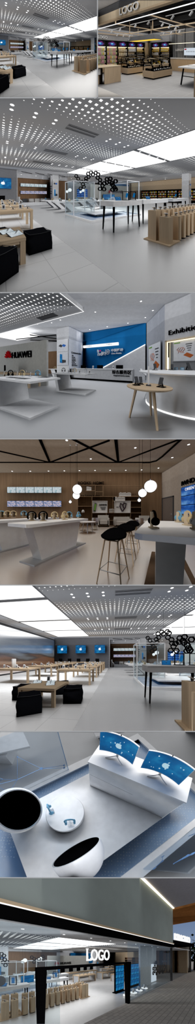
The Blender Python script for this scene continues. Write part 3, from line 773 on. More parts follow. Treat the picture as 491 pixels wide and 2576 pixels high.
    g = G().box(x0, x1, y0, y0 + .08, 0, .1).box(x0, x1, y1 - .08, y1, 0, .1).box(x0, x0 + .08, y0 + .08, y1 - .08, 0, .1).box(x1 - .08, x1, y0 + .08, y1 - .08, 0, .1)
    t.part('rim', g, 'white_gloss'); t.part('blue_floor', G().box(x0 + .08, x1 - .08, y0 + .08, y1 - .08, 0, .05), 'pool_blue')
    t = R.thing('white_plinth', 'broad white two step plinth inside the blue platform', 'plinth', (5.45, 6.7, .05))
    t.part('lower_step', G().box(-1.2, 1.25, -.8, .95, .14, .2), 'white_gloss'); t.part('riser', G().box(-.8, .9, -.5, .6, 0, .14), 'offwhite')
    glass_case(R, 3.44, 4.92, 6.9, 8.1, .1, 2.16, 'tall white framed glass case at the left of the platform')
    glass_case(R, 6.16, 7.32, 5.2, 7.9, .1, 2.2, 'tall white framed glass case at the right of the platform')
    for i, (X, Y, zr) in enumerate(((4.55, 6.7, .35), (5.75, 6.0, .36))):
        t = R.thing('clear_dome', 'clear glass sphere on white stem, %s on the plinth' % ('left', 'right')[i], 'sphere', (X, Y, .21))
        t.part('dome', G().ball((0, 0, .62), zr, '', 22, 14), 'acrylic'); t.part('stem', G().lathe([(.16, 0), (.03, .04), (.02, .2), (.1, .3)], 16), 'white_gloss')
    tablet(R, 4.9, 6.5, .62, .34, .62, 'large black tilted panel on white stand above plinth', 35, 35, 'offwhite', 'display panel', 'tilted_panel')
    # honeycomb pendant
    px = [(192, 443), (197, 450), (205, 457), (209, 464), (203, 474), (211, 470), (217, 449), (223, 445), (216, 455), (229, 434), (222, 437), (234, 439), (241, 435), (247, 439), (246, 447), (252, 453), (252, 460), (258, 467), (252, 475), (262, 476), (269, 451), (263, 461), (269, 459), (278, 450), (276, 457), (281, 461), (284, 466), (291, 456), (288, 472), (291, 476), (283, 477)]
    pts = [P3.onP(a, b - 246, (4.4 + .12 * sin(i * 1.7), 8.41, 0), (1, .37, 0)) for i, (a, b) in enumerate(px)]
    hexes(R, pts, 'black honeycomb of hexagon hoops hanging above the glass showcase', .145, .12, [(pts[0], C), (pts[11], C), (pts[23], C)], rot=-18)
    # high white tables
    high_table(R, 3.1, 4.75, 3.22, 3.95, 1.09, 'white high display table on black legs nearest the camera')
    high_table(R, 5.2, 7.6, 3.45, 4.2, 1.09, 'white high display table on black legs, behind the nearest one')
    high_table(R, 8.6, 10.9, 3.6, 4.3, 1.09, 'white high display table on black legs, farthest right')
    def loop_frame(x, y, lab):
        t = R.thing('phone_loop_frame', lab, 'display stand', (x, y, 1.09), -35)
        t.part('stand_frame', G().frame(-.13, .13, 0, .36, -.02, .02, .022), 'black')
        t.part('foot', G().box(-.15, .15, -.07, .07, 0, .012), 'black'); t.part('phone_screen', G().box(-.03, .05, -.01, .01, .12, .30).rot('Y', 12), 'screen_blue')
    loop_frame(4.1, 3.55, 'black square frame stand, left one on nearest high white table'); loop_frame(4.5, 3.5, 'black square frame stand, right one on nearest high white table')
    tablet(R, 3.75, 3.6, 1.09, .26, .18, 'tablet showing blue picture tilted on nearest high white table', -20, 35)
    tablet(R, 6.1, 3.75, 1.09, .26, .19, 'tablet showing blue picture tilted on second high white table', -20, 35)
    t2 = loop_frame(9.3, 3.8, 'black square frame stand on the farthest right high white table')
    # plinths on slab
    R.one('plinth_slab', 'thin oak slab under the two square plinths', 'slab', G().box(-.33, .33, -.37, .37, 0, .03), 'oak', (3.73, 1.88, 0))
    plinth(R, 3.62, 2.04, .86, 'tall square oak plinth at the left of the slab', s=.25, glab='silver phone on the tall square plinth'); plinth(R, 3.62, 1.70, .72, 'short square oak plinth at the front of the slab', s=.25, glab='silver phone on the short square plinth')
    plinth(R, 3.93, 2.02, .86, 'tall square oak plinth at the back of the slab', s=.22, glab='silver phone on the back square plinth')
    for i in range(9):
        plinth(R, 4.14 + i * .33, 1.66, .70, 'round oak plinth, front row, %s from the slab' % od(i), 'round', .27, 0, 'round oak plinths', glab='tilted phone on the %s front row round plinth' % od(i))
    for i in range(11):
        plinth(R, 4.28 + i * .33, 2.04, .84, 'round oak plinth, back row, %s from the slab' % od(i), 'round', .27, 0, 'round oak plinths', glab='tilted phone on the %s back row round plinth' % od(i))
    # HUAWEI wall, tv wall, blue service sign
    R.struct('wall_sign_panel', G().box(9.6, 17.2, 14.2, 14.35, 0, 2.75), 'glossy_wall')
    flower_sign(R, (13.6, 14.15, 1.82), .52, 'black lettering with red flower emblem on pale wall')
    for i in range(3):
        for j in range(4):
            wall_screen(R, (9.3 + i * .62 - .0, 17.0, 1.15 + j * .3), .62, .30, 'blue tile of the video wall, %s column, %s row from floor' % (od(i), od(j)), 'screen_navy', group='video wall tiles', bez=.02)
    wall_screen(R, (12.7, 14.1, 1.05), 2.3, .75, 'wide blue screen below the red flower sign', 'screen_blue')
    t = R.thing('blue_sign_wall', 'deep blue sign wall band behind the honeycomb', 'sign wall', (20.4, 18.6, 0))
    t.part('panel', G().box(-2.2, 2.2, 0, .2, 2.1, 3.6), 'blue'); t.part('support_wall', G().box(-2.2, 2.6, .2, .3, 0, 3.8), 'light_wall')
    t.part('blue_poster', G().box(1.2, 2.0, -.1, -.02, .6, 2.6), 'screen_blue')
    # globe pendants in the far lounge
    for i, (a, b, r) in enumerate(((176, 478, .22), (169, 482, .16), (209, 479, .2), (203, 483, .16), (240, 481, .12))):
        globe(R, P3.onY(a, b - 246, 15.5 + i * .3), r * 1.05, C, 'glowing white globe pendant, %s from the left' % ['second', 'first', 'fourth', 'third', 'fifth'][i])
    # far wall shelving on the right, pillar with posters, track niche
    for i in range(7):
        y = 15.5 - i * 1.75
        t = R.thing('wall_shelf_unit', 'dark shelf bay with warm lit shelves, %s from left' % od(i), 'shelf', (24.0, y, 0), 0, 'shelf bays on the right wall')
        t.part('cabinet', G().box(.2, .3, -.85, .85, 0, 2.3).box(-.15, .2, -.87, -.8, 0, 2.3).box(-.15, .2, .8, .87, 0, 2.3).box(-.15, .2, -.87, .87, 2.2, 2.3), 'black')
        for k in range(4): t.part('shelf', G().box(-.12, .2, -.8, .8, .5 + k * .42, .53 + k * .42), 'pale_oak')
        for k in range(4):
            for q in range(5): product_box(R, 24.0 , y - .62 + q * .3, .53 + k * .42, .16, .2, .2 + .05 * ((q + k) % 2), 'small boxed product, %s across, %s shelf, %s bay' % (od(q), od(k), od(i)), ('yellow', 'cream', 'white', 'orange')[(q * 2 + k + i) % 4], 'boxed products on shelf bays')
    t, a, b = poster_col(R, 19.2, 20.0, 6.2, 7.0, C, 'white square pillar with phone posters at the right')
    phone_poster(t, .7, 2.1, 3.2, -b, 'slant'); phone_poster(t, .7, .9, 2.05, -b, 'stand')
    t.part('side_poster', G().box(-a - .02, -a, -b, b, 1.0, 2.6), 'white_gloss')
    # exhibition wall niches
    for i, X in enumerate((21.5, 24.5, 27.5)):
        wall_screen(R, (X, 24.4, 1.55), 1.0, 1.3, 'white poster board on the far exhibition wall, %s from the left' % od(i), 'white_gloss', name='poster_board', cat='poster', group='poster boards far wall', case='offwhite')
    # downlights in the plain bands, vents
    n = 0
    for yb in (5.0, 8.45, 11.9):
        for k in range(9):
            for dy in (-.14, .14):
                P = (.31 + k * .69, yb + dy, C)
                if 2.0 < P[0] < 3.9 and yb < 11: continue
                spot(R, P, .055)
        t = R.thing('ceiling_vent', 'two slot grey air vent between perforated bands, %s from the camera' % od(n), 'vent', (2.95, yb, C), 0, 'ceiling vents')
        for q in (-1, 1): t.part('slot', G().box(-.75, .75, q * .13 - .09, q * .13 + .09, -.012, 0).join(G().box(-.72, .72, q * .13 - .01, q * .13 + .01, -.016, -.012, 'black')), 'ceiling_grey')
        n += 1
    for yb in (1.85, 5.1, 8.5, 11.95):
        for k in range(4): spot(R, (7.3 + k * 1.1, yb, C), .06)
    for k in range(12): spot(R, (-3 + k * 1.7, 19.0 - .35, C - .25), .06)
    for k in range(8): spot(R, (21, 22 - k * 2.4, C - .25), .08)
    R.ceiling_light(C - .03, 1.75, 30, 1.2 if R.sc > .9 else 1.2, up=.45)
glow('lit_panel', '#ffffff', 1.6); concrete('pool_blue', '#2a5f93', .2, .25, 3.); plain('glossy_wall', '#c9cac6', .2)
def mural_mat():
    t = NT('mural'); v = t.co(); sep = t.n('ShaderNodeSeparateXYZ'); t.l(v, sep.inputs[0])
    n = t.noise(t.vmap(v, (1, .25, 1.6)), 1.2, 5, .55)
    z = t.math('MULTIPLY_ADD', n, .9, t.math('MULTIPLY', sep.outputs[2], .36))
    col = t.ramp(z, [(.0, hexc('#6b3f26')), (.14, hexc('#7d5536')), (.26, hexc('#3e3128')), (.34, hexc('#5d5a55')), (.46, hexc('#77808a')), (.62, hexc('#66727f')), (.8, hexc('#42546a')), (1., hexc('#2b3d54'))])
    t.bsdf((.03, .03, .03), .1, 0, .1, col, .55); MAT['mural'] = t.m
mural_mat()
P6_ = Room('mural', ', mural view', 0, 1472, 491, 1840, 1.0, 326, 245.5, 184, 1.3, -7.25, 0, 0, 2.15, -.63)
P3 = Room('large', ', tall second view', 0, 246, 491, 736, 1.0, 326, 245.5, 245, 1.3, 36.9)
store(P3)
P1 = Room('small', ', top left view', 0, 0, 245.5, 246, .5, 326, 245.5, 245, 1.3, 36.9)
store(P1)
P6 = P6_
store(P6)
light_baffle(-1.5, 136, 0, 245.5); light_baffle(-1.5, 95, 245.5, 491); light_baffle(246, 63.5, 0, 245.5); light_baffle(736, 31.5); light_baffle(1840, 41)
# ================================================================ view 4: service counter with the blue wall
def fit(R, u0, v0, u1, v1, P0, rot=0.):
    """rectangle on the upright plane through P0 turned by rot: centre, width, height"""
    a = radians(rot); n = (sin(a), -cos(a), 0)
    p = R.onP(u0, (v0 + v1) / 2, P0, n); q = R.onP(u1, (v0 + v1) / 2, P0, n)
    um = (u0 + u1) / 2; t = R.onP(um, v0, P0, n); b = R.onP(um, v1, P0, n)
    return (t + b) / 2, (q - p).length, t.z - b.z
def walls(g, A, B, z0, z1, th=.12, m=''):
    A = Vector((A[0], A[1], 0)); B = Vector((B[0], B[1], 0)); d = (B - A).normalized(); n = Vector((-d.y, d.x, 0)) * th
    return g.hull([(p.x, p.y, z0) for p in (A, B, B + n, A + n)], [(p.x, p.y, z1) for p in (A, B, B + n, A + n)], m)
def board(R, name, label, cat, c, w, h, rot, m='white_gloss', border=None, extra=None, group=None):
    t = R.thing(name, label, cat, tuple(c), rot, group)
    t.part('board_panel', G().box(-w / 2, w / 2, 0, .03, -h / 2, h / 2), m)
    if border: t.part('border', G().frame(-w / 2 - .02, w / 2 + .02, -h / 2 - .02, h / 2 + .02, -.012, .02, .03), border)
    if extra: extra(t, w, h)
    return t
def scribble(t, w, h, seed=1):
    rnd = random.Random(seed)
    t.part('green_caption', G().box(-w * .45, -w * .15, -.006, 0, h * .38, h * .43), 'green')
    g = G()
    for k in range(4):
        x = -w * .25 + k * w * .09; g.tube([(x + w * .05 * sin(q * 1.3 + k), -.008, -h * .1 + q * h * .045) for q in range(7)], h * .008, 4)
    t.part('red_drawing', g, 'orange')
    g = G()
    for k in range(4): g.box(w * (.1 + .03 * k), w * (.1 + .03 * k) + w * (.28 - .05 * k), -.006, 0, h * (.3 - .1 * k) - .02 * h, h * (.3 - .1 * k) + .015 * h)
    t.part('printed_text', g, 'dark_grey')
    t.part('printed_phone', G().prism([(w * .0, -h * .22), (w * .3, -h * .36), (w * .44, -h * .24), (w * .16, -h * .1)], -.008, 0, 'y'), 'orange')
def c_counter(R, xr, y0, y1, xl, h, label, group=None):
    """white counter folded like a C: top and foot reach out from one leaning panel"""
    t = R.thing('folded_counter', label, 'counter', ((xr + xl) / 2, (y0 + y1) / 2, 0), 0, group); a = (xr - xl) / 2; b = (y1 - y0) / 2
    t.part('countertop', G().box(-a - .3, a, -b, b, h - .05, h), 'white')
    t.part('leaning_panel', G().prism([(-a - .15, h - .05), (-a + .0, h - .05), (-a + .18, .05), (-a + .02, .05)], -b + .02, b - .02, 'y'), 'white')
    t.part('foot_slab', G().box(-a + .02, a, -b + .0, b, 0, .05), 'white'); return t
def phone_easel(R, x, y, z, label, rot=0, s=1., group=None, m='dark_grey'):
    t = R.thing('phone_easel', label, 'phone', (x, y, z), rot, group, s)
    t.part('foot_loop', G().tube([(-.06, -.05, .008), (.06, -.05, .008), (.06, .06, .008), (-.06, .06, .008)], .008, 6, '', True), 'black')
    t.part('phone_body', G().rbox(-.038, .038, -.075, .075, 0, .012, .01).rot('X', 68).mv(0, 0, .12), m)
    t.part('support_arm', G().bar((0, .06, .01), (0, .02, .13), .02, .012), 'black')
    t.part('tray', G().bar((-.04, -.035, .04), (.04, -.035, .04), .03, .01), 'black'); return t
concrete('floor_bluegrey', '#8f9296', .3, .05, .8); plain('blue_wall', '#1b6ca8', .35, scale=2.); plain('blue_dark', '#155c92', .35, scale=2.)
plain('white_sign', '#f4f6f8', .4); plain('panel_grey', '#86888b', .5); plain('wall_cool', '#a9adb6', .6)
P4 = Room('blue', ', blue wall view', 0, 736, 491, 1104, 1.0, 277, 245.5, 184, 1.2, -26.6)
def blue_room(R):
    o = 736; g_ = lambda a, b, z=0.: R.g(a, b - o, z)
    C = 4.75
    R.struct('floor', G().box(-16, 5, .6, 14, -.05, 0), 'floor_bluegrey', (0, 0, 0))
    R.struct('ceiling', G().box(-40, 6, 3.0, 14, C, C + .1), 'ceiling_white', (0, 0, 0))
    R.struct('ceiling_grille', G().box(-16, -3.4, 1.2, 4.85, 4.1, 4.2), 'perf_blue', (0, 0, 0))
    R.struct('trim_1', G().box(-3.4, -3.3, 1.2, 4.97, 4.1, 4.3, 'offwhite').box(-16, -3.3, 4.85, 4.97, 4.1, 4.3, 'offwhite').box(-3.33, -3.3, 1.2, 4.97, 4.09, 4.1).box(-16, -3.3, 4.94, 4.97, 4.09, 4.1), 'lit_soft')
    t = R.thing('ceiling_light_panel', 'white backlit ceiling panel at the far left', 'light panel', (-12.5, 6.3, 4.2)); t.part('diffuser', G().box(-2, 2.2, -1.3, 1.2, 0, .05), 'lit_panel')
    t = R.thing('ceiling_vent', 'slotted grey air vent in the perforated ceiling', 'vent', (-5.6, 4.5, 4.1)); t.part('slot', G().box(-.7, .7, -.2, -.02, -.02, 0).box(-.7, .7, .02, .2, -.02, 0), 'dark_grey')
    # red flower wall
    t = R.struct('wall_sign_panel', G().box(-16, -5.7, 4.55, 4.67, 0, 2.76), 'glossy_wall')
    c, w, h = fit(R, 12, 883 - o, 78, 905 - o, (0, 4.53, 0)); cl = R.onY(12, 894 - o, 4.53)
    t = R.thing('wall_sign', 'black letters with red flower emblem on the pale glossy wall', 'sign', (cl.x, 4.53, cl.z))
    t.part('flower_emblem', petals(.62).mv(.5, 0, -.25), 'red')
    t.part('lettering', lettering('HUAWEI', .62, .03, 'LEFT', .012).scl(1.0).mv(1.02, 0, -.25), 'black')
    # far lounge glimpsed past the wall
    R.struct('wall_wood', G().box(-40, -8.1, 12, 12.2, 0, 3.4), 'walnut', (0, 0, 0))
    R.struct('wall_wood_header', G().box(-40, -6.8, 12, 12.2, 3.4, C), 'light_wall')
    for i, (a, b) in enumerate((((-12, 7.5), (-9, 9.5)), ((-10, 6.2), (-8.3, 9.6)), ((-13, 6.6), (-7.9, 7.3)), ((-11, 8.2), (-8.2, 10.9)))):
        R.one('ceiling_line', 'black metal line on ceiling behind the pale wall, %s' % od(i), 'ceiling strip', G().bar((0, 0, 0), (b[0] - a[0], b[1] - a[1], 0), .07, .07), 'black', (a[0], a[1], 4.0), 0, 'black ceiling lines')
    slant_counter(R, -9.3, 9.0, 2.6, .9, .85, 'white counter in the lounge beyond the pale wall')
    for k in range(3): headphones(R, -9.9 + k * .6, 9.0, .85, 'pale headphones on the lounge counter, %s from left' % od(k), 'cream', rot=20, s=1.2, group='lounge counter headphones')
    # column with posters
    t, a, b = poster_col(R, -8.16, -6.7, 7.64, 9.95, C, 'big white square column with two phone posters')
    phone_poster(t, 1.36, 2.5, 3.6, -b, 'slant'); phone_poster(t, 1.36, 1.25, 2.46, -b, 'stand')
    t.part('grey_band', G().box(-a - .01, a + .01, -b - .01, b, 3.64, C), 'light_wall')
    g = G(); g.join(lettering('Communication', .24, .02, 'LEFT', .012).rot('Z', 90).mv(a + .02, -b + .35, 2.35))
    for i, w_ in enumerate(('the', 'service', 'connect', 'together', 'in one', 'network', 'information')): g.join(lettering(w_, .17, .02, 'LEFT', .012).rot('Z', 90).mv(a + .02, -b + .42, 2.1 - i * .155))
    t.part('lettering', g, 'dark_grey')
    # blue wall
    R.struct('wall_back', G().box(-8, -.5, 10, 10.15, 0, C), 'blue_wall', (0, 0, 0))
    A = [R.onY(a_, b_ - o, 9.98) for a_, b_ in ((252, 929), (366, 867), (366, 960), (252, 960))]
    R.struct('wall_white_wedge', G().prism([(p.x, max(0, p.z)) for p in A], 9.9, 9.99, 'y'), 'light_wall')
    R.struct('trim_2', G().bar((A[0].x, 9.88, A[0].z), (A[1].x, 9.88, A[1].z), .03, .07), 'lit_soft')
    A = [R.onY(a_, b_ - o, 9.98) for a_, b_ in ((240, 856), (365, 813.5), (209, 838.5), (209, 856))]
    R.struct('wall_dark_wedge', G().prism([(A[0].x, A[0].z), (A[1].x, C), (A[2].x, C), (A[3].x, A[3].z)], 9.96, 9.99, 'y'), 'blue_dark')
    c, w, h = fit(R, 206.6, 868 - o, 293.4, 868 - o + 6.2, (0, 9.7, 0))
    t = R.thing('light_bar_sign', 'long white light bar across the blue wall', 'sign', (c.x, 9.7, c.z + .1)); t.part('bar_housing', G().box(-w / 2, w / 2, 0, .2, -h / 2, h / 2), 'lit_soft')
    g = G(); g.join(lettering('中国移动', .16, .01).mv(-w * .3, -.01, -.06)); g.join(lettering('中国移动', .16, .01).mv(w * .27, -.01, -.06)); t.part('lettering', g, 'steel')
    P = R.onY(270, 886 - o, 9.93); k = R.onY(271, 886 - o, 9.93).x - P.x
    t = R.thing('carrier_sign', 'white and magenta logo lettering on the blue wall', 'sign', tuple(P))
    t.part('lettering', lettering('nd', 13 * k, .04, 'CENTER', .03).mv(-19 * k, 0, -7 * k).join(lettering('a', 13 * k, .04, 'CENTER', .03).mv(-24 * k, 0, 1 * k)).join(lettering('和', 9 * k, .04, 'CENTER', .02).mv(-9 * k, 0, -6 * k)), 'white_sign')
    t.part('magenta_mark', G().lathe([(2.2 * k, 0), (2.2 * k, .04)], 14).rot('X', 90).mv(-18 * k, 0, 4.5 * k), 'magenta')
    t.part('divider', G().box(-4.4 * k, -3.8 * k, -.03, 0, -8 * k, 7 * k), 'white_sign')
    g = G(); g.tube([(5.2 * k * cos(q / 18 * 2 * pi), -.02, .5 * k + 5.6 * k * sin(q / 18 * 2 * pi)) for q in range(18)], .5 * k, 5, '', True)
    for q in (-2.4, -.8, .8, 2.4): g.tube([(-3.8 * k, -.02, (q - 1.2 + .5) * k), (-1 * k, -.02, (q + 1.2) * k), (1 * k, -.02, (q - .6) * k), (3.8 * k, -.02, (q + 1.6) * k)], .5 * k, 5)
    t.part('ring_emblem', g.mv(1.2 * k), 'white_sign')
    t.part('lettering', lettering('中国移动', 7.2 * k, .04, 'LEFT', .02).mv(9.5 * k, 0, .8 * k).join(lettering('China Mobile', 4.6 * k, .04, 'LEFT', .02).mv(9.5 * k, 0, -5.2 * k)), 'white_sign')
    # reception
    t = R.thing('reception_counter', 'long grey white reception counter before the blue wall', 'counter', (-3.9, 8.3, 0))
    t.part('front_panel', G().box(-3.0, 2.67, -.45, -.35, .14, .9), 'offwhite'); t.part('kick_strip', G().box(-2.95, 2.6, -.38, -.3, 0, .14), 'black')
    t.part('counter_ledge', G().box(-3.02, 2.69, -.47, .1, .9, .96), 'white'); t.part('end_panel', G().box(2.57, 2.67, -.35, .45, 0, .9), 'offwhite'); t.part('desk_surface', G().box(-3, 2.6, .1, .5, .7, .74), 'white')
    c = R.onY(305, 936.5 - o, 7.84)
    t.part('lettering', lettering('综合服务区', .28, .02, 'CENTER', .01).mv(c.x + 3.9, -.46, c.z - .1).join(lettering('Integrated service center', .115, .02, 'CENTER', .008).mv(c.x + 3.9, -.46, c.z - .28)), 'black')
    for i, u in enumerate((210.3, 252, 301)):
        p = R.onY(u, 184, 8.55); monitor(R, p.x, 8.55, .74, .56, .42, 'black monitor on the reception counter, %s' % ('left', 'middle', 'right')[i], 180, 'black', group='reception monitors')
    for i, u in enumerate((234, 285)):
        p = R.onY(u, 184, 8.15); phone_block(R, p.x, 8.15, .96, 'small white card holder on reception, %s' % ('left', 'right')[i], 0, 1.4, 'reception card holders')
    t = R.thing('swirl_chair', 'white curved lounge chair behind the end of the reception counter', 'chair', (.0, 8.0, 0))
    t.part('seat_shell', G().tube([(-.75, .1, .95), (-.55, 0, .72), (-.2, 0, .48), (.2, 0, .42), (.45, 0, .6)], .09, 10).scl(1, 2.6, 1), 'white_gloss'); t.part('pedestal', G().lathe([(.25, 0), (.05, .05), (.04, .38), (.15, .42)], 16), 'white_gloss')
    # folded counters and their goods
    c_counter(R, -2.42, 1.5, 2.4, -4.05, .85, 'nearest white folded counter with headphones')
    c_counter(R, -2.42, 3.74, 4.68, -4.05, .85, 'second white folded counter with headphones')
    for i, (u, v, col) in enumerate(((26.7, 948.6, 'black'), (56, 948.6, 'cream'), (95.4, 948.6, 'light_blue'))):
        p = g_(u, v, .85); ring_headphones(R, p.x, p.y, .85, '%s headphones on clear stand, nearest folded counter' % ('black', 'cream', 'light blue')[i], col, 25, 1.0)
    for i, (u, v) in enumerate(((42.3, 945), (75.6, 947.5), (9, 945))):
        p = g_(u, v, .85); phone_block(R, p.x, p.y, .85, 'upright phone card on nearest folded counter, %s from left' % ('second', 'third', 'first')[i], -25, .85, 'phone cards nearest counter')
    for i, (u, v) in enumerate(((34, 950.5), (58, 953), (84, 945), (112, 949.5), (66, 944.5))):
        p = g_(u, v, .85); R.one('flat_tablet', 'flat grey tablet lying on nearest folded counter, %s' % ['far left', 'left', 'middle', 'right end', 'back'][i], 'tablet', G().rbox(-.16, .16, -.1, .1, 0, .012, .02).join(G().box(-.145, .145, -.085, .085, .012, .014, 'dark_grey')), 'steel', (p.x, p.y, .85), 15, 'flat tablets')
    for i, (u, col) in enumerate(((160, 'black'), (188, 'cream'), (217.6, 'white'))):
        p = R.onY(u, 184, 4.2); ring_headphones(R, p.x, 4.2, .85, '%s headphones on the second folded counter' % ('black', 'cream', 'white')[i], col, 25, 1.1)
    for i, u in enumerate((172, 180, 200, 225)):
        p = R.onY(u, 184, 4.05); phone_block(R, p.x, 4.05, .85, 'upright phone card on second folded counter, %s from left' % od(i), -25, 1.0, 'phone cards second counter')
    oak_table(R, -10, -5.9, 3.6, 4.3, .75, 'oak desk with monitor under the red flower sign')
    p = R.onY(13, 184, 4.0); monitor(R, p.x, 4.0, .75, .55, .4, 'black monitor on oak desk under flower sign', 150, 'black')
    for k in range(4): ring_headphones(R, p.x + .8 + k * .55, 3.95, .75, 'white headphones on the oak desk, %s from left' % od(k), 'white', 20, .9, 'headphones on the oak desk')
    # right angled walls
    A, B = (-.5, 10.15), (.62, 7.42); D_ = (4.2, 5.35)
    R.struct('wall_right', walls(G(), A, B, 0, C, .12), 'wall_cool'); R.struct('wall_exhibition', walls(G(), B, D_, 2.62, C, .12), 'light_wall')
    r1 = math.degrees(math.atan2(B[1] - A[1], B[0] - A[0])); r2 = math.degrees(math.atan2(D_[1] - B[1], D_[0] - B[0]))
    P0 = (B[0], B[1], 0); P1_ = Vector((A[0], A[1], 0)) + Vector((-.04, -.04, 0))
    c, w, h = fit(R, 374.4, 865 - o, 404, 936 - o, tuple(P1_), r1); c += Vector((-.05, -.03, 0))
    board(R, 'wall_poster', 'tall white poster with red drawing, by curved counter', 'poster', c, w, h, r1, border='steel', extra=lambda t, w, h: scribble(t, w, h, 3))
    d = Vector((D_[0] - B[0], D_[1] - B[1], 0)).normalized(); n2 = Vector((d.y, -d.x, 0))
    # exhibition niche: wooden frame with grey back
    t = R.thing('display_niche', 'wooden framed grey niche below the Exhibition lettering', 'niche', (B[0], B[1], 0), r2)
    t.part('frame', G().box(.04, .14, -.06, .2, 0, 2.62).box(.04, 4.2, -.06, .2, 2.54, 2.62), 'pale_oak'); t.part('light_strip', G().box(.14, .17, .0, .03, .3, 2.52).box(.14, 4.2, 0, .03, 2.5, 2.53), 'lit_warm')
    t.part('back_panel', G().box(.1, 4.2, .12, .2, 0, 2.55), 'panel_grey')
    pn = Vector(P0) - n2 * .08
    c, w, h = fit(R, 434, 856 - o, 489, 908 - o, tuple(pn), r2)
    board(R, 'wall_poster', 'wide white poster with red drawing inside wooden niche', 'poster', c, w, h, r2, border='steel', extra=lambda t, w, h: scribble(t, w, h, 5))
    pl = R.onP(425, 843.5 - o, P0, tuple(n2)); t = R.thing('wall_sign', 'black Exhibition lettering on the right wall', 'sign', tuple(pl + n2 * .03), r2)
    t.part('lettering', lettering('Exhibition', .36, .04, 'LEFT', .004), 'black')
    # curved counter
    t = R.thing('curved_counter', 'white round fronted counter with lit foot', 'counter', (.76, 4.1, 0))
    t.part('countertop', G().lathe([(1.12, .97), (1.17, .985), (1.18, 1.01), (1.17, 1.03)], 56, '', (0, 0, 0), False), 'white_gloss')
    t.part('drum', G().lathe([(.95, .05), (.95, .97)], 56), 'white'); t.part('light_ring', G().lathe([(.93, .0), (.97, .0), (.97, .035), (.93, .035)], 56, '', (0, 0, 0), False, False), 'lit_soft')
    for i, (u, s_) in enumerate(((390, 1.3), (433, 1.2), (474, 1.5))):
        p = R.g(u, 929 - o - 0 + 2, 1.03); phone_easel(R, p.x, p.y, 1.03, 'dark phone on easel on curved counter, %s' % ('left', 'middle', 'right')[i], (20, -10, 30)[i], s_, 'phones on the curved counter')
    for i, u in enumerate((443, 459)):
        p = R.g(u, 931 - o, 1.03); product_box(R, p.x, p.y, 1.03, .11, .05, .1, 'small light blue box on curved counter, %s' % ('left', 'right')[i], 'light_blue', 'light blue boxes on the curved counter')
    p = R.g(423, 930 - o, 1.03); t = R.thing('upright_sign', 'slim white upright sign on the curved counter', 'sign', (p.x, p.y, 1.03)); t.part('blade', G().box(-.03, .03, -.008, .008, .02, .52), 'lit_soft'); t.part('foot', G().box(-.08, .08, -.05, .05, 0, .02), 'dark_grey')
    # round table
    t = R.thing('round_table', 'round oak table on three splayed legs', 'table', (-.09, 2.70, 0))
    t.part('tabletop', G().lathe([(.42, .705), (.455, .72), (.46, .745), (.452, .75)], 48, '', (0, 0, 0), False), 'oak_x')
    for bx, by in ((.17, -.38), (-.39, -.08), (.06, .26)): t.part('leg', G().tube([(bx * .62, by * .62, .71), (bx, by, 0)], .032, 12, '', False, .022), 'oak')
    phone_easel(R, -.33, 2.66, .75, 'black phone on easel at the left of the round table', 40, 1.05); phone_easel(R, .16, 2.66, .75, 'black phone on easel at the right of the round table', -35, 1.05)
    phone_easel(R, -.26, 2.86, .75, 'black phone on easel at the back of the round table', 20, .95)
    t = R.thing('upright_sign', 'slim white upright sign in the middle of the round table', 'sign', (-.08, 2.72, .75)); t.part('blade', G().box(-.016, .016, -.012, .012, .025, .44), 'white'); t.part('foot', G().box(-.05, .05, -.05, .05, 0, .025), 'dark_grey')
    shell_chair(R, .0, 4.4, 'clear chair on thin chrome legs behind the round table', 160, None, 'acrylic', 'chrome')
    # ceiling spots
    for u, v in ((226, 829), (270, 822), (322, 813), (355, 758), (385, 781), (366, 799), (240, 785)):
        spot(R, g_(u, v, C), .05)
    for u, v in ((152, 805), (94, 815), (75, 819), (130, 812)):
        spot(R, g_(u, v, C), .05)
    R.lamp((-6.3, 9.3, C - .06), 9, .3, .6)  # unseen fill added to brighten the dark corner beside the column
    R.ceiling_light(C - .04, 1.8, 12.5, 1.8, .8, (.97, .98, 1), 1., .7)
perforated('perf_blue', '#a4a5a8', y0=1.4, band=3.45, size=.21, es=1.2)
blue_room(P4)
light_baffle(1104, 38.5)
# ================================================================ view 2: oak fitted accessory shop
tiles('tile_dark', '#616165', '#858587', .62, .62, .012, .35, .06, .02, .1, .5)
plain('near_black', '#1b1b1d', .7); plain('hood_grey', '#9a9b9e', .4); plain('hood_dark', '#66686b', .4); plain('wavy_grey', '#77787a', .6); plain('walkway', '#d9d6d2', .35); plain('pink', '#d98fb0', .5); plain('mint', '#b9cf9a', .5)
P2 = Room('goods', ', top right view', 245.5, 0, 491, 246, .5, 680, 245.5, 262, 1.5, 44.8)
def gondola(R, x0, x1, y0, y1, label):
    cx, cy = (x0 + x1) / 2, (y0 + y1) / 2; a, b = (x1 - x0) / 2, (y1 - y0) / 2
    t = R.thing('display_gondola', label, 'display', (cx, cy, 0))
    t.part('plinth_base', G().box(-a + .04, a - .04, -b + .04, b - .04, 0, .07), 'black'); t.part('cabinet_body', G().box(-a, a, -b, b, .07, .44), 'oak_x')
    t.part('top_shelf', G().box(-a + .12, a - .12, -b + .28, b - .02, 1.08, 1.12), 'pale_oak'); t.part('middle_shelf', G().box(-a + .05, a - .05, -b + .18, b - .02, .76, .79), 'pale_oak')
    for q in (-1, -.02, 1):
        X = q * (a - .03); g = G()
        for p, r_ in (((-b + .03, .44), (-b + .25, 1.12)), ((-b + .25, 1.12), (b - .02, 1.12)), ((b - .02, 1.12), (b - .02, .44)), ((-b + .14, .78), (b - .02, .78))): g.bar((X, p[0], p[1]), (X, r_[0], r_[1]), .035, .035)
        t.part('side_frame', g, 'black')
    g = G()
    t.part('front_rail', g.bar((-a + .03, -b + .25, 1.12), (a - .03, -b + .25, 1.12), .03, .03).bar((-a + .03, -b + .03, .46), (a - .03, -b + .03, .46), .03, .03), 'black')
    return t, cx, cy, a, b
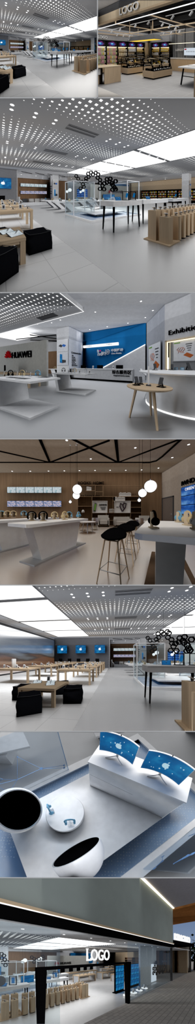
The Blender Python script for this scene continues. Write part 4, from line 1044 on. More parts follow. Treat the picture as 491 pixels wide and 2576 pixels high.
def goods_room(R):
    W = 'goods on the gondolas'
    R.struct('floor', G().box(2.7, 12, -2, 12, -.05, 0), 'tile_dark', (0, 0, 0)); R.struct('floor_walkway', G().box(-1, 2.7, .5, 9, -.05, .0), 'walkway', (0, 0, 0))
    R.struct('ceiling', G().box(2.8, 12, -2, 12, 3.6, 3.7), 'near_black', (0, 0, 0)); R.struct('ceiling_walkway', G().box(-1, 2.72, .5, 14, 3.31, 3.4), 'ceiling_white', (0, 0, 0))
    R.struct('wall_header', G().box(2.72, 2.82, -2, 14, 3.0, 3.31), 'dark_grey')
    t = R.thing('sign_fascia', 'pale oak fascia across the shop front carrying big letters', 'fascia', (2.7, 4, 2.72))
    t.part('fascia_board', G().box(-.05, .1, -6, 8, 0, .27), 'pale_oak'); t.part('bottom_edge', G().box(-.05, .1, -6, 8, -.06, 0), 'oak')
    pl = R.onX(113, 68, 2.64); pr = R.onX(202, 20, 2.64); h = .2
    t = R.thing('wall_sign', 'raised white LOGO letters on the oak fascia', 'sign', (2.64, pl.y, 2.77), -90); t.part('lettering', lettering('LOGO', .34, .05, 'LEFT', .012, wx=abs(pl.y - pr.y) / .88).mv(0, 0, -.03), 'white_sign')
    R.struct('wall_back', G().box(2.9, 9.8, 9.4, 9.55, 0, 3.6), 'hood_grey'); R.struct('wall_right', G().box(9.7, 9.85, 6.6, 9.5, 0, 3.6), 'hood_grey')
    R.struct('wall_grey_header', G().box(3, 9.3, 8.95, 9.0, 2.36, 2.85).box(9.25, 9.3, 6.6, 9, 2.36, 2.85), 'hood_grey')
    # wavy grey wall
    pts = []; n = 90
    for i in range(n + 1): y = 6.6 - i * .075; pts.append((9.6 + .05 * sin(i * 1.9), y))
    R.struct('wall_wavy', G().prism(pts + [(9.9, pts[-1][1]), (9.9, 6.6)], 0, 3.6, 'z'), 'wavy_grey')
    R.struct('wall_wavy_low', G().box(9.4, 9.45, 1.0, 6.6, 0, .95), 'oak'); R.struct('trim_1', G().box(9.38, 9.5, 1.0, 6.6, .95, 1.05), 'white')
    a_ = R.onX(395, 255, 9.5); t = R.thing('wall_sign', 'small white LOGO letters on the wavy grey wall', 'sign', (9.48, a_.y, a_.z - .02), -90); t.part('lettering', lettering('LOGO', .24, .03, 'LEFT', .006), 'white_sign')
    a_ = R.onX(436, 228, 9.4); b_ = R.onX(510, 275, 9.4); w = abs(a_.y - b_.y)
    t = R.thing('wall_screen', 'white display panel with red tag on the wavy wall', 'display panel', (9.4, a_.y - w / 2, 1.52), -90)
    t.part('panel', G().box(-w / 2, w / 2, 0, .05, -.27, .27), 'screen_white'); t.part('red_tag', G().box(-w / 2 + .04, -w / 2 + .2, -.01, 0, .13, .22), 'red'); g = G()
    for i in range(8): g.box(-w / 2 + .2 + i * .13, -w / 2 + .27 + i * .13, -.01, 0, -.02, .02)
    t.part('dotted_line', g, 'dark_grey')
    # bays
    bays = [('left wall', 'y', x, x + .96) for x in (3.92, 4.88, 5.84, 6.80, 7.76)] + [('right wall', 'x', y, y - 1.03) for y in (8.74, 7.69)]
    for i, (wn, ax, a, b) in enumerate(bays):
        if ax == 'y': t = R.thing('wall_bay', 'oak and black product bay with neon screen, %s on the left wall' % od(i), 'shelving', ((a + b) / 2, 9.0, 0), 0, 'product bays')
        else: t = R.thing('wall_bay', 'oak and black product bay with neon screen, %s on the right wall' % od(i - 5), 'shelving', (9.3, (a + b) / 2, 0), -90, 'product bays')
        w = abs(b - a) / 2
        t.part('side_panel', G().box(-w, -w + .05, .05, .17, 0, 2.36), 'near_black'); t.part('side_panel', G().box(w - .04, w, .05, .17, 0, 2.36), 'near_black')
        t.part('back_panel', G().box(-w, w, .12 if (i < 2) else .15, .4, 0, 2.36), 'white' if i < 2 else 'pale_oak'); t.part('top_rail', G().box(-w, w, .02, .4, 2.31, 2.36), 'near_black'); t.part('cupboard', G().box(-w + .07, w - .05, 0, .3, .07, .5), 'oak')
        s = t.part('neon_screen', G().box(-w + .08, w - .06, .06, .09, 1.93, 2.31), 'screen_neon')
        t.part('screen_frame', G().frame(-w + .05, w - .03, 1.9, 2.33, .05, .06, .03), 'black', s)
        t.part('light_strip', G().box(-w + .08, w - .06, .06, .1, 1.87, 1.90), 'lit_warm')
        peg = i < 2 and ax == 'y'
        M = t.M; rnd = random.Random(i)
        if peg:
            for r_ in range(5):
                for c in range(7):
                    p = M @ Vector((-w + .14 + c * .118, .06, 1.62 - r_ * .29))
                    R.one('accessory_pack', 'hanging accessory pack, row %s from top, %s across, bay %s' % (od(r_), od(c), od(i)), 'accessory pack', G().box(-.04, .04, -.03, 0, 0, .19).box(-.02, .02, -.034, -.03, .1, .15, 'white'), ('mint', 'yellow', 'pink', 'cream', 'white', 'mint', 'pink')[(c * 3 + r_ // 2 + i) % 7] if c != 1 else 'pink', tuple(p), 0, 'hanging accessory packs')
        else:
            for r_, z in enumerate((1.55, 1.22, .9, .6)):
                t.part('shelf', G().box(-w + .05, w - .05, .06, .15, z - .03, z), 'pale_oak')
                for c in range(5):
                    p = M @ Vector((-w + .17 + c * .16, .07, z)); k = (i + r_) % 3; rot = 0 if ax == 'y' else -90
                    m = ('white', 'black', 'black')[k] if r_ else ('yellow' if i >= 4 else 'white')
                    hh = (.24, .1, .16)[k] * (1 if r_ else 1.1) * rnd.uniform(.8, 1.1)
                    product_box(R, p.x, p.y, z, .13, .07, hh, '%s boxed product, %s shelf from top, %s across, bay %s' % (m, od(r_), od(c), od(i)), m, 'boxed products in wall bays', rot)
    R.struct('wall_corner_panel', G().box(8.72, 9.35, 8.9, 9.3, 0, 2.36), 'pale_oak')
    # gondolas
    gs = [gondola(R, 5.46, 6.86, 7.27, 8.05, 'oak gondola with slanted black frames, behind at left'), gondola(R, 7.0, 8.3, 7.3, 8.05, 'oak gondola with slanted black frames, behind at right'), gondola(R, 5.5, 7.3, 4.98, 5.84, 'oak gondola with slanted black frames, front centre')]
    for gi, (t, cx, cy, a, b) in enumerate(gs):
        nm = ('back left', 'back right', 'front')[gi]
        n = int(2 * a / .19)
        for c in range(n):
            x = cx - a + .15 + c * (2 * a - .25) / n
            product_box(R, x, cy - b + .14, .44, .15, .18, (.16, .2)[c % 2], 'black boxed product %s along the lower tier, %s gondola' % (od(c), nm), 'black', W)
            if c % 3: product_box(R, x, cy + .02, .79, .12, .12, (.08, .16)[c % 2], 'boxed product %s along the middle tier, %s gondola' % (od(c), nm), ('white', 'black', 'yellow')[c % 3], W)
            if c % 2 == 0: ring_headphones(R, x, cy + .12, 1.12, 'dark ring headphones %s along the top of %s gondola' % (od(c // 2), nm), 'black', 30 * c, .8, 'top tier goods')
        # side facing goods on the long left face
        for c in range(3): product_box(R, cx - a + .12, cy - b + .22 + c * .2, .44, .14, .14, .12, 'small black box %s along the left end, %s gondola' % (od(c), nm), 'black', W)
    # hanging hood
    t = R.thing('hanging_canopy', 'grey trapezoid canopy lamp hung above the gondolas', 'canopy lamp', (7.0, 7.25, 2.35)); g = G()
    g.hull([(-.4, -1.45, 0), (.4, -1.45, 0), (.4, 1.45, 0), (-.4, 1.45, 0)], [(-.3, -1.2, .34), (.3, -1.2, .34), (.3, 1.2, .34), (-.3, 1.2, .34)])
    t.part('canopy_shell', g, 'hood_dark'); t.part('light_underside', G().box(-.35, .35, -1.3, 1.3, -.012, .0), 'lit_yellow')
    for q in (-1, 1): t.part('hanging_rod', G().tube([(0, q * .7, .36), (0, q * .7, 1.2)], .02, 6), 'pale_oak')
    # oak counter with ring watches
    t = R.thing('oak_counter', 'oak service counter at the left shop front', 'counter', (3.35, 6.4, 0)); t.part('countertop', G().box(-.75, .7, -.45, .45, .78, .82), 'pale_oak'); t.part('front_panel', G().box(-.24, .69, -.44, -.4, 0, .78), 'oak'); t.part('end_panel', G().box(.65, .69, -.4, .44, 0, .78), 'oak'); t.part('left_body', G().box(-.72, -.24, -.25, .44, 0, .78), 'oak'); t.part('white_drawer', G().box(-.7, -.26, -.3, -.25, .45, .72), 'white')
    for i, (u, v) in enumerate(((15, 318), (36, 318), (19, 297), (60, 302), (8, 300))):
        p = R.g(u, v, .82) if v > 305 else R.g(u, 314, .82)
        t = R.thing('watch_stand', 'black ring watch on clear stand, %s on the oak counter' % ['left front', 'middle front', 'left back', 'right back', 'far left back'][i], 'watch', (p.x, p.y, .82), 40)
        t.part('watch_band', G().tube([(.05 * cos(q / 14 * 2 * pi), 0, .11 + .06 * sin(q / 14 * 2 * pi)) for q in range(14)], .009, 6, '', True), 'black'); t.part('stand', G().box(-.03, .03, -.03, .03, 0, .012).box(-.006, .006, -.004, .004, .01, .06), 'acrylic')
    t = R.thing('black_leg_table', 'white table on slanted black frame legs at right', 'table', (6.3, 2.9, 0)); t.part('tabletop', G().box(-.85, .85, -.5, .5, .78, .84), 'white')
    for q in (-1, 1): t.part('leg_frame', G().bar((q * .72, .42, 0), (q * .62, .34, .78), .05, .05).bar((q * .72, -.42, 0), (q * .62, -.34, .78), .05, .05).bar((q * .66, -.38, .4), (q * .66, .38, .4), .03, .03), 'black')
    t.part('white_tray', G().box(-.5, .3, -.2, .2, .84, .9), 'white_gloss')
    R.one('oak_block', 'oak block cropped at the bottom right corner', 'cabinet', G().box(-.5, .5, -.4, .4, 0, .7), 'oak', (4.85, 1.7, 0)); 
    # ceiling grid beams, strip lights, tracks
    def beam(a, b, m, lab, w=.045): R.one('ceiling_beam', lab, 'beam', G().bar((0, 0, 0), tuple(Vector(b) - Vector(a)), w, w), m, a, 0, 'ceiling beams')
    beam((3.38, -1, 2.76), (3.38, 9, 2.76), 'lit_soft', 'glowing white strip beam behind the fascia', .028); beam((5.9, -1, 2.8), (5.9, 9, 2.8), 'pale_oak', 'pale beam running over the gondolas', .06); beam((8.4, 1, 2.8), (8.4, 9, 2.8), 'pale_oak', 'pale beam nearest the back right bays')
    beam((9.2, 1, 2.15), (9.2, 6.6, 2.15), 'lit_warm', 'warm strip along the wavy wall', .03)
    for i, y in enumerate((3.3, 5.4, 7.6, 8.9)): beam((3.4, y, 2.78), (9.3, y, 2.78), 'oak', '%s cross beam of the ceiling grid counted from the front' % od(i), .04)
    for i, (x, y) in enumerate(((3.38, 7.6), (5.9, 7.6), (5.9, 5.4), (8.4, 5.4), (3.38, 5.4))): beam((x, y, 2.78), (x, y, 3.6), 'oak', '%s hanging post of the ceiling grid' % od(i), .035)
    for i in range(4): R.one('ceiling_duct', 'dark duct beam under the black ceiling, %s' % od(i), 'duct', G().box(-.15, .15, -4, 4, -.25, 0).rot('Z', 0 if i % 2 else 90), 'dark_grey', ((4.5, 5, 3.6), (7.2, 4, 3.6), (6, 8.3, 3.6), (9, 4, 3.6))[i], 0, 'ducts under the black ceiling')
    tr = [((3.52, 6.27), (3.52, 4.85)), ((3.45, 4.4), (3.45, 2.96)), ((3.42, 2.58), (3.42, 1.4)), ((6.04, 4.88), (6.04, 3.39)), ((3.8, 3.15), (5.36, 3.3)), ((4.3, 7.0), (5.7, 7.0))]
    for i, (a, b) in enumerate(tr):
        t = R.thing('track_light', 'white ceiling track with spotlights, %s' % ('left front', 'middle front', 'right front', 'over the right gondola', 'crossing one at right', 'left back')[i], 'track light', (a[0], a[1], 2.6))
        d = Vector((b[0] - a[0], b[1] - a[1], 0)); t.part('track_bar', G().bar((0, 0, 0), tuple(d), .022, .02), 'white_sign')
        for k in range(3 if i > 2 else 2):
            q = d * ((k + .5) / (3 if i > 2 else 2)); g = G().cyl(0, 0, -.13, 0, .032, None, 12).rot('X', 35).rot('Z', 30).mv(q.x, q.y, -.04)
            s = t.part('spot_head', g, 'white_sign'); t.part('swivel', G().cyl(q.x, q.y, -.06, -.01, .012, None, 8), 'steel', s)
    for i, (u, v) in enumerate(((3, 191), (156, 209))):
        p = R.onY(u, v, 8.9); t = R.thing('wall_sign', 'small white LOGO letters above the bays, %s' % ('far left', 'middle')[i], 'sign', (p.x, 8.9, p.z), 0); t.part('lettering', lettering('LOGO', .25, .03, 'LEFT', .006), 'white_sign')
    R.ceiling_light(3.3, 2.0, 14, 3.6, .62, (1, .97, .93), .6, .3)
def neon():
    t = NT('screen_neon'); sp = t.n('ShaderNodeSeparateXYZ'); t.l(t.co(), sp.inputs[0])
    x = t.math('DIVIDE', sp.outputs[0], .36); z = t.math('DIVIDE', t.math('SUBTRACT', sp.outputs[2], 2.12), .17)
    r = t.math('SQRT', t.math('ADD', t.math('MULTIPLY', x, x), t.math('MULTIPLY', z, z)))
    n = t.noise(t.vmap(t.co(), (1, 1, 2)), 7., 3); d = t.math('ADD', r, t.math('MULTIPLY', t.math('SUBTRACT', n, .5), 1.6))
    col = t.ramp(d, [(.1, hexc('#9fd8ee')), (.3, hexc('#2b86c8')), (.5, hexc('#16408f')), (.68, hexc('#6d2566')), (.9, hexc('#04060c'))])
    t.bsdf((.02, .02, .02), .4, 0, 0, col, .9); MAT['screen_neon'] = t.m
neon(); glow('lit_yellow', '#f0c040', 1.4)
goods_room(P2)
light_baffle(246, 77, 245.5, 491); light_partition(245.5, 14, 900, 0, 246)
# ================================================================ view 5: brown lounge with islands, stools and bookshelf wall
def stone_floor(name, h, hj):
    t = NT(name); c = hexc(h); v = t.co()
    b = t.n('ShaderNodeTexBrick'); b.offset = .37; t.l(t.vmap(v, rot=(0, 0, radians(64))), b.inputs['Vector']); b.inputs['Scale'].default_value = 1.
    b.inputs['Brick Width'].default_value = 1.8; b.inputs['Row Height'].default_value = .3; b.inputs['Mortar Size'].default_value = .004
    b.inputs['Color1'].default_value = tuple(x * .9 for x in c) + (1,); b.inputs['Color2'].default_value = tuple(x * 1.1 for x in c) + (1,)
    b.inputs['Mortar'].default_value = hexc(hj) + (1,)
    n = t.noise(t.vmap(v, (3, 1, 1), rot=(0, 0, radians(64))), 1.6, 8, .7)
    t.bsdf(t.mix(t.math('MULTIPLY', n, .55), b.outputs[0], tuple(x * .6 for x in c)), .16, 0, .12); MAT[name] = t.m
stone_floor('floor_stone', '#7f654d', '#564635')
plain('ceiling_warm', '#b3a798', .7); plain('wall_warm', '#a59c94', .6); plain('door_brown', '#6d645f', .5); wood('lounge_wood', '#aa8f74', (9, 9, .5), .16, .5)
plain('mat_brown', '#6b5848', .5); plain('seat_black', '#0d0d0f', .4, spec=.0)
P5 = Room('brown', ', brown lounge view', 0, 1104, 491, 1472, 1.0, 300, 245.5, 184, 1.2, 0)
def island(R, cx, cy, L, label, rot=64, slab='steel', mat_off=(0, 0), mat_l=2.15, body=(.95, .7), near=None):
    t = R.thing('island_counter', label, 'counter', (cx, cy, 0), rot)
    t.part('countertop', G().rbox(-L / 2, L / 2, -.395, .395, .88, .95, .1, '', 5), 'white_gloss')
    a, b = body
    t.part('pedestal', G().prism([(-a, .88), (-b, .03), (b, .03), (a, .88)], -.16, .16, 'y'), 'white_gloss')
    t.part('floor_slab', G().box(-mat_l / 2 + mat_off[0], mat_l / 2 + mat_off[0], -.27 + mat_off[1], .27 + mat_off[1], 0, .03), slab); return t
def brown_room(R):
    o = 1104; C = 4.8; g_ = lambda a, b, z=0.: R.g(a, b - o, z)
    R.struct('floor', G().box(-10, 6, .5, 11, -.05, 0), 'floor_stone', (0, 0, 0))
    R.struct('ceiling', G().box(-11, 6, 5.0, 11, C, C + .1), 'ceiling_warm', (0, 0, 0))
    R.struct('wall_back', G().box(-11, 6, 10.95, 11.1, 0, C), 'lounge_wood', (0, 0, 0))
    R.struct('wall_right', G().box(5.9, 6.05, 3, 11, 0, C), 'wall_warm', (0, 0, 0))
    t = R.thing('door', 'brown grey door in the right wall', 'door', (5.88, 10.0, 0), -90)
    t.part('door_leaf', G().box(-.72, .72, -.02, .02, 0, 2.38), 'door_brown'); t.part('door_frame', G().box(-.82, -.74, -.05, .03, 0, 2.46).box(.74, .82, -.05, .03, 0, 2.46).box(-.82, .82, -.05, .03, 2.39, 2.46), 'dark_grey'); t.part('handle', G().box(.55, .6, -.07, -.02, .95, 1.1), 'chrome')
    # black ceiling lines
    L = [((-8, 8.6), (3.3, 8.6), .09), ((-3.44, 8.6), (-2.75, 5.5), .14), ((-3.44, 8.6), (-6.6, 6.45), .08), ((-3.44, 8.6), (.6, 5.95), .09), ((-1.5, 5.55), (1.45, 8.6), .12), ((1.5, 8.6), (.82, 5.5), .16), ((1.5, 8.6), (4.3, 5.6), .08)]
    for i, (a, b, w) in enumerate(L):
        R.one('ceiling_line', 'straight black line set in ceiling, %s of the pattern' % od(i), 'ceiling strip', G().bar((0, 0, 0), (b[0] - a[0], b[1] - a[1], 0), w, .05), 'black', (a[0], a[1], C - .025), 0, 'black ceiling lines')
    R.one('ceiling_line', 'curved black line rounding the right end of ceiling pattern', 'ceiling strip', G().tube([(-.9, 1.0, 0), (-.4, .98, 0), (-.05, .7, 0), (.02, .1, 0), (-.02, -1.0, 0), (-.05, -2, 0)], .05, 8), 'black', (4.15, 7.6, C - .04))
    for u, v in [(60 / 1.964, 160 / 1.964), (150 / 1.964, 160 / 1.964), (240 / 1.964, 159 / 1.964), (318 / 1.964, 158 / 1.964), (393 / 1.964, 157 / 1.964), (470 / 1.964, 156 / 1.964), (277.3, 79.2), (316.7, 79.2), (356.6, 78.2), (399, 73.5), (433.8, 47), (475, 14.3), (340.7, 22.5), (168, 3.6), (228.6, 50.4)]:
        spot(R, g_(u, v + o, C), .06)
    # screens
    for row, (z, m, w) in enumerate(((3.22, 'screen_pale', 'upper'), (1.95, 'screen_sea', 'lower'))):
        for i in range(6):
            wall_screen(R, (-7.86 + i * .83, 10.9, z), .82, .56, '%s picture screen from left, %s row on the wood wall' % (od(i), w), m, group='picture screens on the wood wall')
    t = R.thing('wall_sign', 'black BOOKS HOME letters on the wood wall', 'sign', (-.6, 10.92, 3.74)); t.part('lettering', lettering('BOOKS  HOME', .36, .04, 'CENTER', .012), 'black')
    # bookshelf built on the wood wall
    t = R.thing('wall_bookshelf', 'open wooden bookshelf covering the middle of the wood wall', 'bookshelf', (1.1, 10.9, 0))
    for i, (x0, x1, z) in enumerate(((-2.9, 2.9, 2.58), (-2.9, -.6, 3.6), (-.6, 2.9, 3.56), (-2.9, 2.9, .42), (-1.6, -.3, 2.18), (.3, 2.9, 2.18), (-1.6, 2.9, 1.1), (-2.2, -1.3, 3.1), (-1.3, -.6, 3.02), (-2.9, -1.5, 1.7), (1.9, 2.9, 1.6))):
        t.part('shelf', G().box(x0, x1, -.1, 0, z, z + .04), 'lounge_wood')
    for i, (x, z0, z1) in enumerate(((-2.9, 0, 3.62), (-.6, 2.58, 3.6), (.3, 1.1, 2.6), (-1.6, .4, 2.6), (2.9, 0, 3.6), (1.9, .4, 2.2), (-.3, .4, 1.1), (-1.3, 2.6, 3.6))):
        t.part('upright', G().box(x - .02, x + .02, -.1, 0, z0, z1), 'lounge_wood')
    t.part('back_panel', G().box(-2.9, 2.9, -.02, .02, .42, 2.58), 'warm_wood_dark')
    for i in range(5): R.one('wall_pegs', 'dark peg ornament in the bookshelf, %s from left' % od(i), 'ornament', G().join(lettering('oo-o', .2, .02)), 'black', (-1.3 + [0, 1.3, 2.7, 4.6, 5.0][i], 10.75, [2.0, 2.4, 2.35, 2.75, 1.9][i]), 0, 'dark ornaments in the bookshelf')
    def books(x0, x1, z, n, nm, s, m='white'):
        rnd = random.Random(s); w = (x1 - x0) / n
        for i in range(n):
            h = rnd.uniform(.3, .37)
            g = G().box(-w * .46, w * .46, -.04, .04, 0, h).box(-w * .3, w * .3, -.042, -.04, h * .6, h * .8, 'pale_fabric')
            R.one('book', '%s white book from left in %s row' % (od(i), nm), 'book', g, m, (x0 + w * (i + .5), 10.84, z), 0, 'white books, %s row' % nm)
    books(1.95, 3.05, 2.62, 14, 'upper', 1); books(1.6, 2.5, 2.22, 12, 'middle', 2); books(2.5, 2.95, .46, 5, 'bottom right', 4); books(1.05, 1.5, 1.14, 5, 'centre', 5); books(-1.0, -.55, 3.14, 5, 'top left', 6)
    t = R.thing('wall_sign', 'dark lettering the future is now on bookshelf edge', 'sign', (-.65, 10.74, 2.6)); t.part('lettering', lettering('the future is now', .25, .03, 'CENTER', .01), 'black')
    R.one('shelf_lantern', 'small white lantern on the left of bookshelf', 'lantern', G().lathe([(.12, 0), (.14, .1), (.1, .22), (.03, .27)], 14), 'offwhite', (-1.3, 10.75, 1.14))
    def phone_art(t, w, h):
        t.part('printed_phone', G().prism([(-w * .44, -h * .36), (-w * .3, -h * .4), (-w * .22, h * .3), (-w * .36, h * .34)], -.01, 0, 'y'), 'dark_grey'); t.part('phone_screen', G().prism([(-w * .42, -h * .28), (-w * .31, -h * .31), (-w * .24, h * .24), (-w * .35, h * .27)], -.014, -.01, 'y'), 'green')
        t.part('printed_text', G().join(lettering('全新智能', h * .17, .006).mv(w * .2, -.004, h * .12)).box(w * .02, w * .4, -.006, 0, -h * .04, -h * .01).box(w * .06, w * .38, -.006, 0, -h * .14, -h * .11).box(w * .1, w * .36, -.006, 0, -h * .24, -h * .21), 'dark_grey')
    board(R, 'wall_poster', 'white poster showing a phone, left one on bookshelf', 'poster', (.22, 10.72, 1.66), 1.31, 1.05, 0, border='offwhite', extra=phone_art)
    def heart_art(t, w, h):
        t.part('printed_heart', G().tube([(-.02 * w, -.012, -.38 * h), (-.16 * w, -.012, .05 * h), (-.12 * w, -.012, .32 * h), (.0, -.012, .2 * h), (.08 * w, -.012, -.1 * h)], .06, 6).tube([(-.0 * w, -.012, -.38 * h), (.18 * w, -.012, -.05 * h), (.24 * w, -.012, .3 * h), (.1 * w, -.012, .36 * h), (.02 * w, -.012, .1 * h)], .06, 6).scl(1, .2, 1), 'dark_plum')
        t.part('caption', G().box(-w * .38, -w * .24, -.006, 0, -.02, .02), 'dark_grey')
    board(R, 'wall_poster', 'white poster showing a dark heart shape, right one on bookshelf', 'poster', (2.24, 10.72, 1.66), 1.42, 1.05, 0, border='offwhite', extra=heart_art)
    # sofas and chairs at the back
    armchair(R, .5, 10.0, 'pale armchair below the phone poster', 0, s=1.25); t = R.thing('lounge_sofa', 'pale two seat sofa below the heart poster', 'sofa', (2.1, 10.0, 0))
    t.part('seat', G().rbox(-.65, .65, -.4, .35, .15, .42, .06), 'pale_fabric'); t.part('backrest', G().rbox(-.7, .7, .25, .42, .12, .78, .06), 'pale_fabric')
    for q in (-1, 1): t.part('armrest', G().rbox(q * .66 - .08, q * .66 + .08, -.4, .3, .12, .62, .05), 'pale_fabric')
    for q in (-1, 1): t.part('leg', G().cyl(q * .55, -.3, 0, .15, .02, .03, 8), 'dark_grey')
    armchair(R, -2.6, 10.1, 'pale armchair at back left beside the island', 0, s=1.2); armchair(R, 4.0, 9.8, 'pale armchair at back right near the door', 0, s=1.2)
    shell_chair(R, -.95, 8.0, 'white shell chair beside small round table', 140, h=.45); shell_chair(R, -.2, 8.3, 'white shell chair with wire legs left of the armchair', 200, legm='chrome'); shell_chair(R, 2.55, 7.2, 'white shell chair behind the bar stools', 150, None, 'white', 'chrome', .5); shell_chair(R, 1.9, 6.3, 'grey shell chair behind the farthest stool', 170, None, 'pale_fabric')
    round_table(R, -.6, 7.2, .62, .5, 'small round white table at the back', topm='white', legm='chrome'); R.one('low_table', 'long white low table at back right', 'table', G().rbox(-.9, .9, -.35, .35, .5, .56, .1).box(-.7, .7, -.2, .2, 0, .5), 'white', (3.3, 8.3, 0))
    # islands
    island(R, -1.2, 3.61, 2.4, 'white island counter with grey floor slab and headphones', 64, mat_off=(.1, 0))
    island(R, -2.75, 4.35, 3.0, 'white island counter behind the main one at left', 64, mat_l=2.2)
    island(R, 1.30, 2.30, 2.4, 'white island counter at the right edge beside stools', 64, 'steel', (.2, -.1), 2.2)
    R.one('floor_mat', 'brown floor band around the right island slab', 'mat', G().rbox(-1.5, 1.15, -.42, .36, 0, .012, .05), 'mat_brown', (1.42, 2.42, 0), 62)
    for i, (u, v, col, pad, s_) in enumerate(((80.2, 1310, 'black', 'white', 1.25), (108.8, 1310.7, 'black', 'white', 1.25), (137.3, 1306.3, 'cream', 'white', 1.2), (163, 1307.5, 'cream', 'cream', 1.25), (174, 1304.6, 'light_blue', 'white', 1.2), (198, 1304, 'light_blue', 'light_blue', 1.2))):
        p = g_(u, v, .95); headphones(R, p.x, p.y, .95, '%s headphones on wood block, %s from left on main island' % (col.replace('_', ' '), od(i)), col, pad, (20, 20, 30, 60, 10, 70)[i], s_)
    for i, (u, v, col) in enumerate(((4, 1301, 'light_blue'), (18.5, 1301, 'cream'), (33.5, 1301, 'cream'), (60, 1299.5, 'light_blue'))):
        p = g_(u, v + 1, .95); headphones(R, p.x, p.y, .95, '%s headphones on wood block, %s from left on back island' % (col.replace('_', ' '), od(i)), col, 'white', 20, 1.4)
    for i, (x, y, col, rot) in enumerate(((.87, 1.85, 'black', 80), (1.98, 2.9, 'light_blue', 80), (1.70, 2.25, 'cream', 80), (1.42, 1.72, 'white', 60))):
        headphones(R, x, y, .95, '%s headphones on wood block, right island' % ('black', 'light blue', 'cream', 'white cropped')[i], col, 'black' if i == 3 else col, rot, 1.25)
    # stools
    for i, (x, y, rz) in enumerate(((.28, 2.08, -30), (.70, 2.95, -25), (1.12, 3.85, -25))):
        bar_stool(R, x, y, .78, 'black shell bar stool with wooden legs, %s' % ('nearest the camera', 'middle of the three', 'farthest of the three')[i], rz, 'seat_black', 'oak', 'bar stools by the right island')
    for i, (x, y) in enumerate(((-2.95, 4.6), (-4.4, 5.1))): bar_stool(R, x, y, .78, 'wooden legged bar stool under the back island, %s' % ('right', 'left')[i], 10, 'seat_black', 'oak', 'bar stools at the back island')
    # pendants
    for i, (u, v, r, Y, top) in enumerate(((194.5, 1231, .24, 6.2, 0), (192, 1246.5, .19, 6.4, 0), (177, 1262.5, .075, 6.4, 0), (378.5, 1223.6, .245, 4.9, 0), (358.6, 1240.5, .19, 5.6, 0), (350.4, 1258.4, .08, 5.8, 0))):
        P = R.onY(u, v - o, Y); t = globe(R, P, r, C, 'glowing white globe pendant, %s' % ('left cluster largest', 'left cluster middle', 'left cluster smallest', 'right cluster largest', 'right cluster middle', 'right cluster smallest')[i])
        t.part('black_ring', G().tube([(r * 1.06 * cos(q / 20 * 2 * pi), 0, r * 1.06 * sin(q / 20 * 2 * pi)) for q in range(20)], .008, 5, '', True), 'black')
    # video wall on the right wall
    for c_ in range(3):
        for r_ in range(3):
            wall_screen(R, (5.84, 7.75 - c_ * 1.16, 1.36 + r_ * .61), 1.16, .61, 'blue video wall tile, %s column, %s row from bottom' % (od(c_), od(r_)), 'screen_navy', 'x', 'video_wall_tile', group='video wall tiles', bez=.02)
    t = R.thing('wall_sign', 'black lettering above the blue video wall', 'sign', (5.85, 8.3, 3.02), -90); t.part('lettering', lettering('IWHD PAD', .42, .05, 'LEFT', .015), 'black')
    t = R.thing('screen_title', 'white lettering across the top of the video wall', 'sign', (5.8, 7.9, 2.6), -90); t.part('lettering', lettering('ORIENTAL', .26, .01, 'LEFT'), 'glow_letters')
    R.ceiling_light(C - .04, 1.95, 10.9, 1.8, .8, (1, .93, .84), 1., .3)
plain('dark_plum', '#4a3d48', .5); wood('warm_wood_dark', '#9a7c5c', (9, 9, .5), .16, .5); glow('glow_letters', '#ffffff', .95)
brown_room(P5)
light_baffle(1472, 39)
# ================================================================ view 7: looking down into the glass showcase
def dotted_blue():
    t = NT('dotted_blue'); v = t.co(); vo = t.n('ShaderNodeTexVoronoi'); t.l(v, vo.inputs['Vector']); vo.inputs['Scale'].default_value = 17.; vo.inputs['Randomness'].default_value = .25
    n = t.noise(v, 1.1, 3); m = t.math('MULTIPLY', t.math('LESS_THAN', vo.outputs['Distance'], .2), t.math('GREATER_THAN', n, .5))
    n2 = t.noise(v, .8, 2); base = t.ramp(n2, [(.3, hexc('#6c8fb8')), (.7, hexc('#8aa9cc'))])
    t.bsdf(t.mix(m, base, hexc('#b4c8dc')), .25, 0, .1); MAT['dotted_blue'] = t.m
dotted_blue(); glow('emblem_pale', '#bfe2f2', .8); plain('floor_overhead', '#c0c1c3', .35, scale=1.2); plain('pearl', '#e6e7ea', .22); plain('net_blue', '#7f9fc6', .5); plain('platform_white', '#eeeeef', .3)
P7 = Room('overhead', ', overhead view', 0, 1840, 491, 2208, 1.0, 330, 245.5, 184, 2.6, 0, -65.6, 2.5)
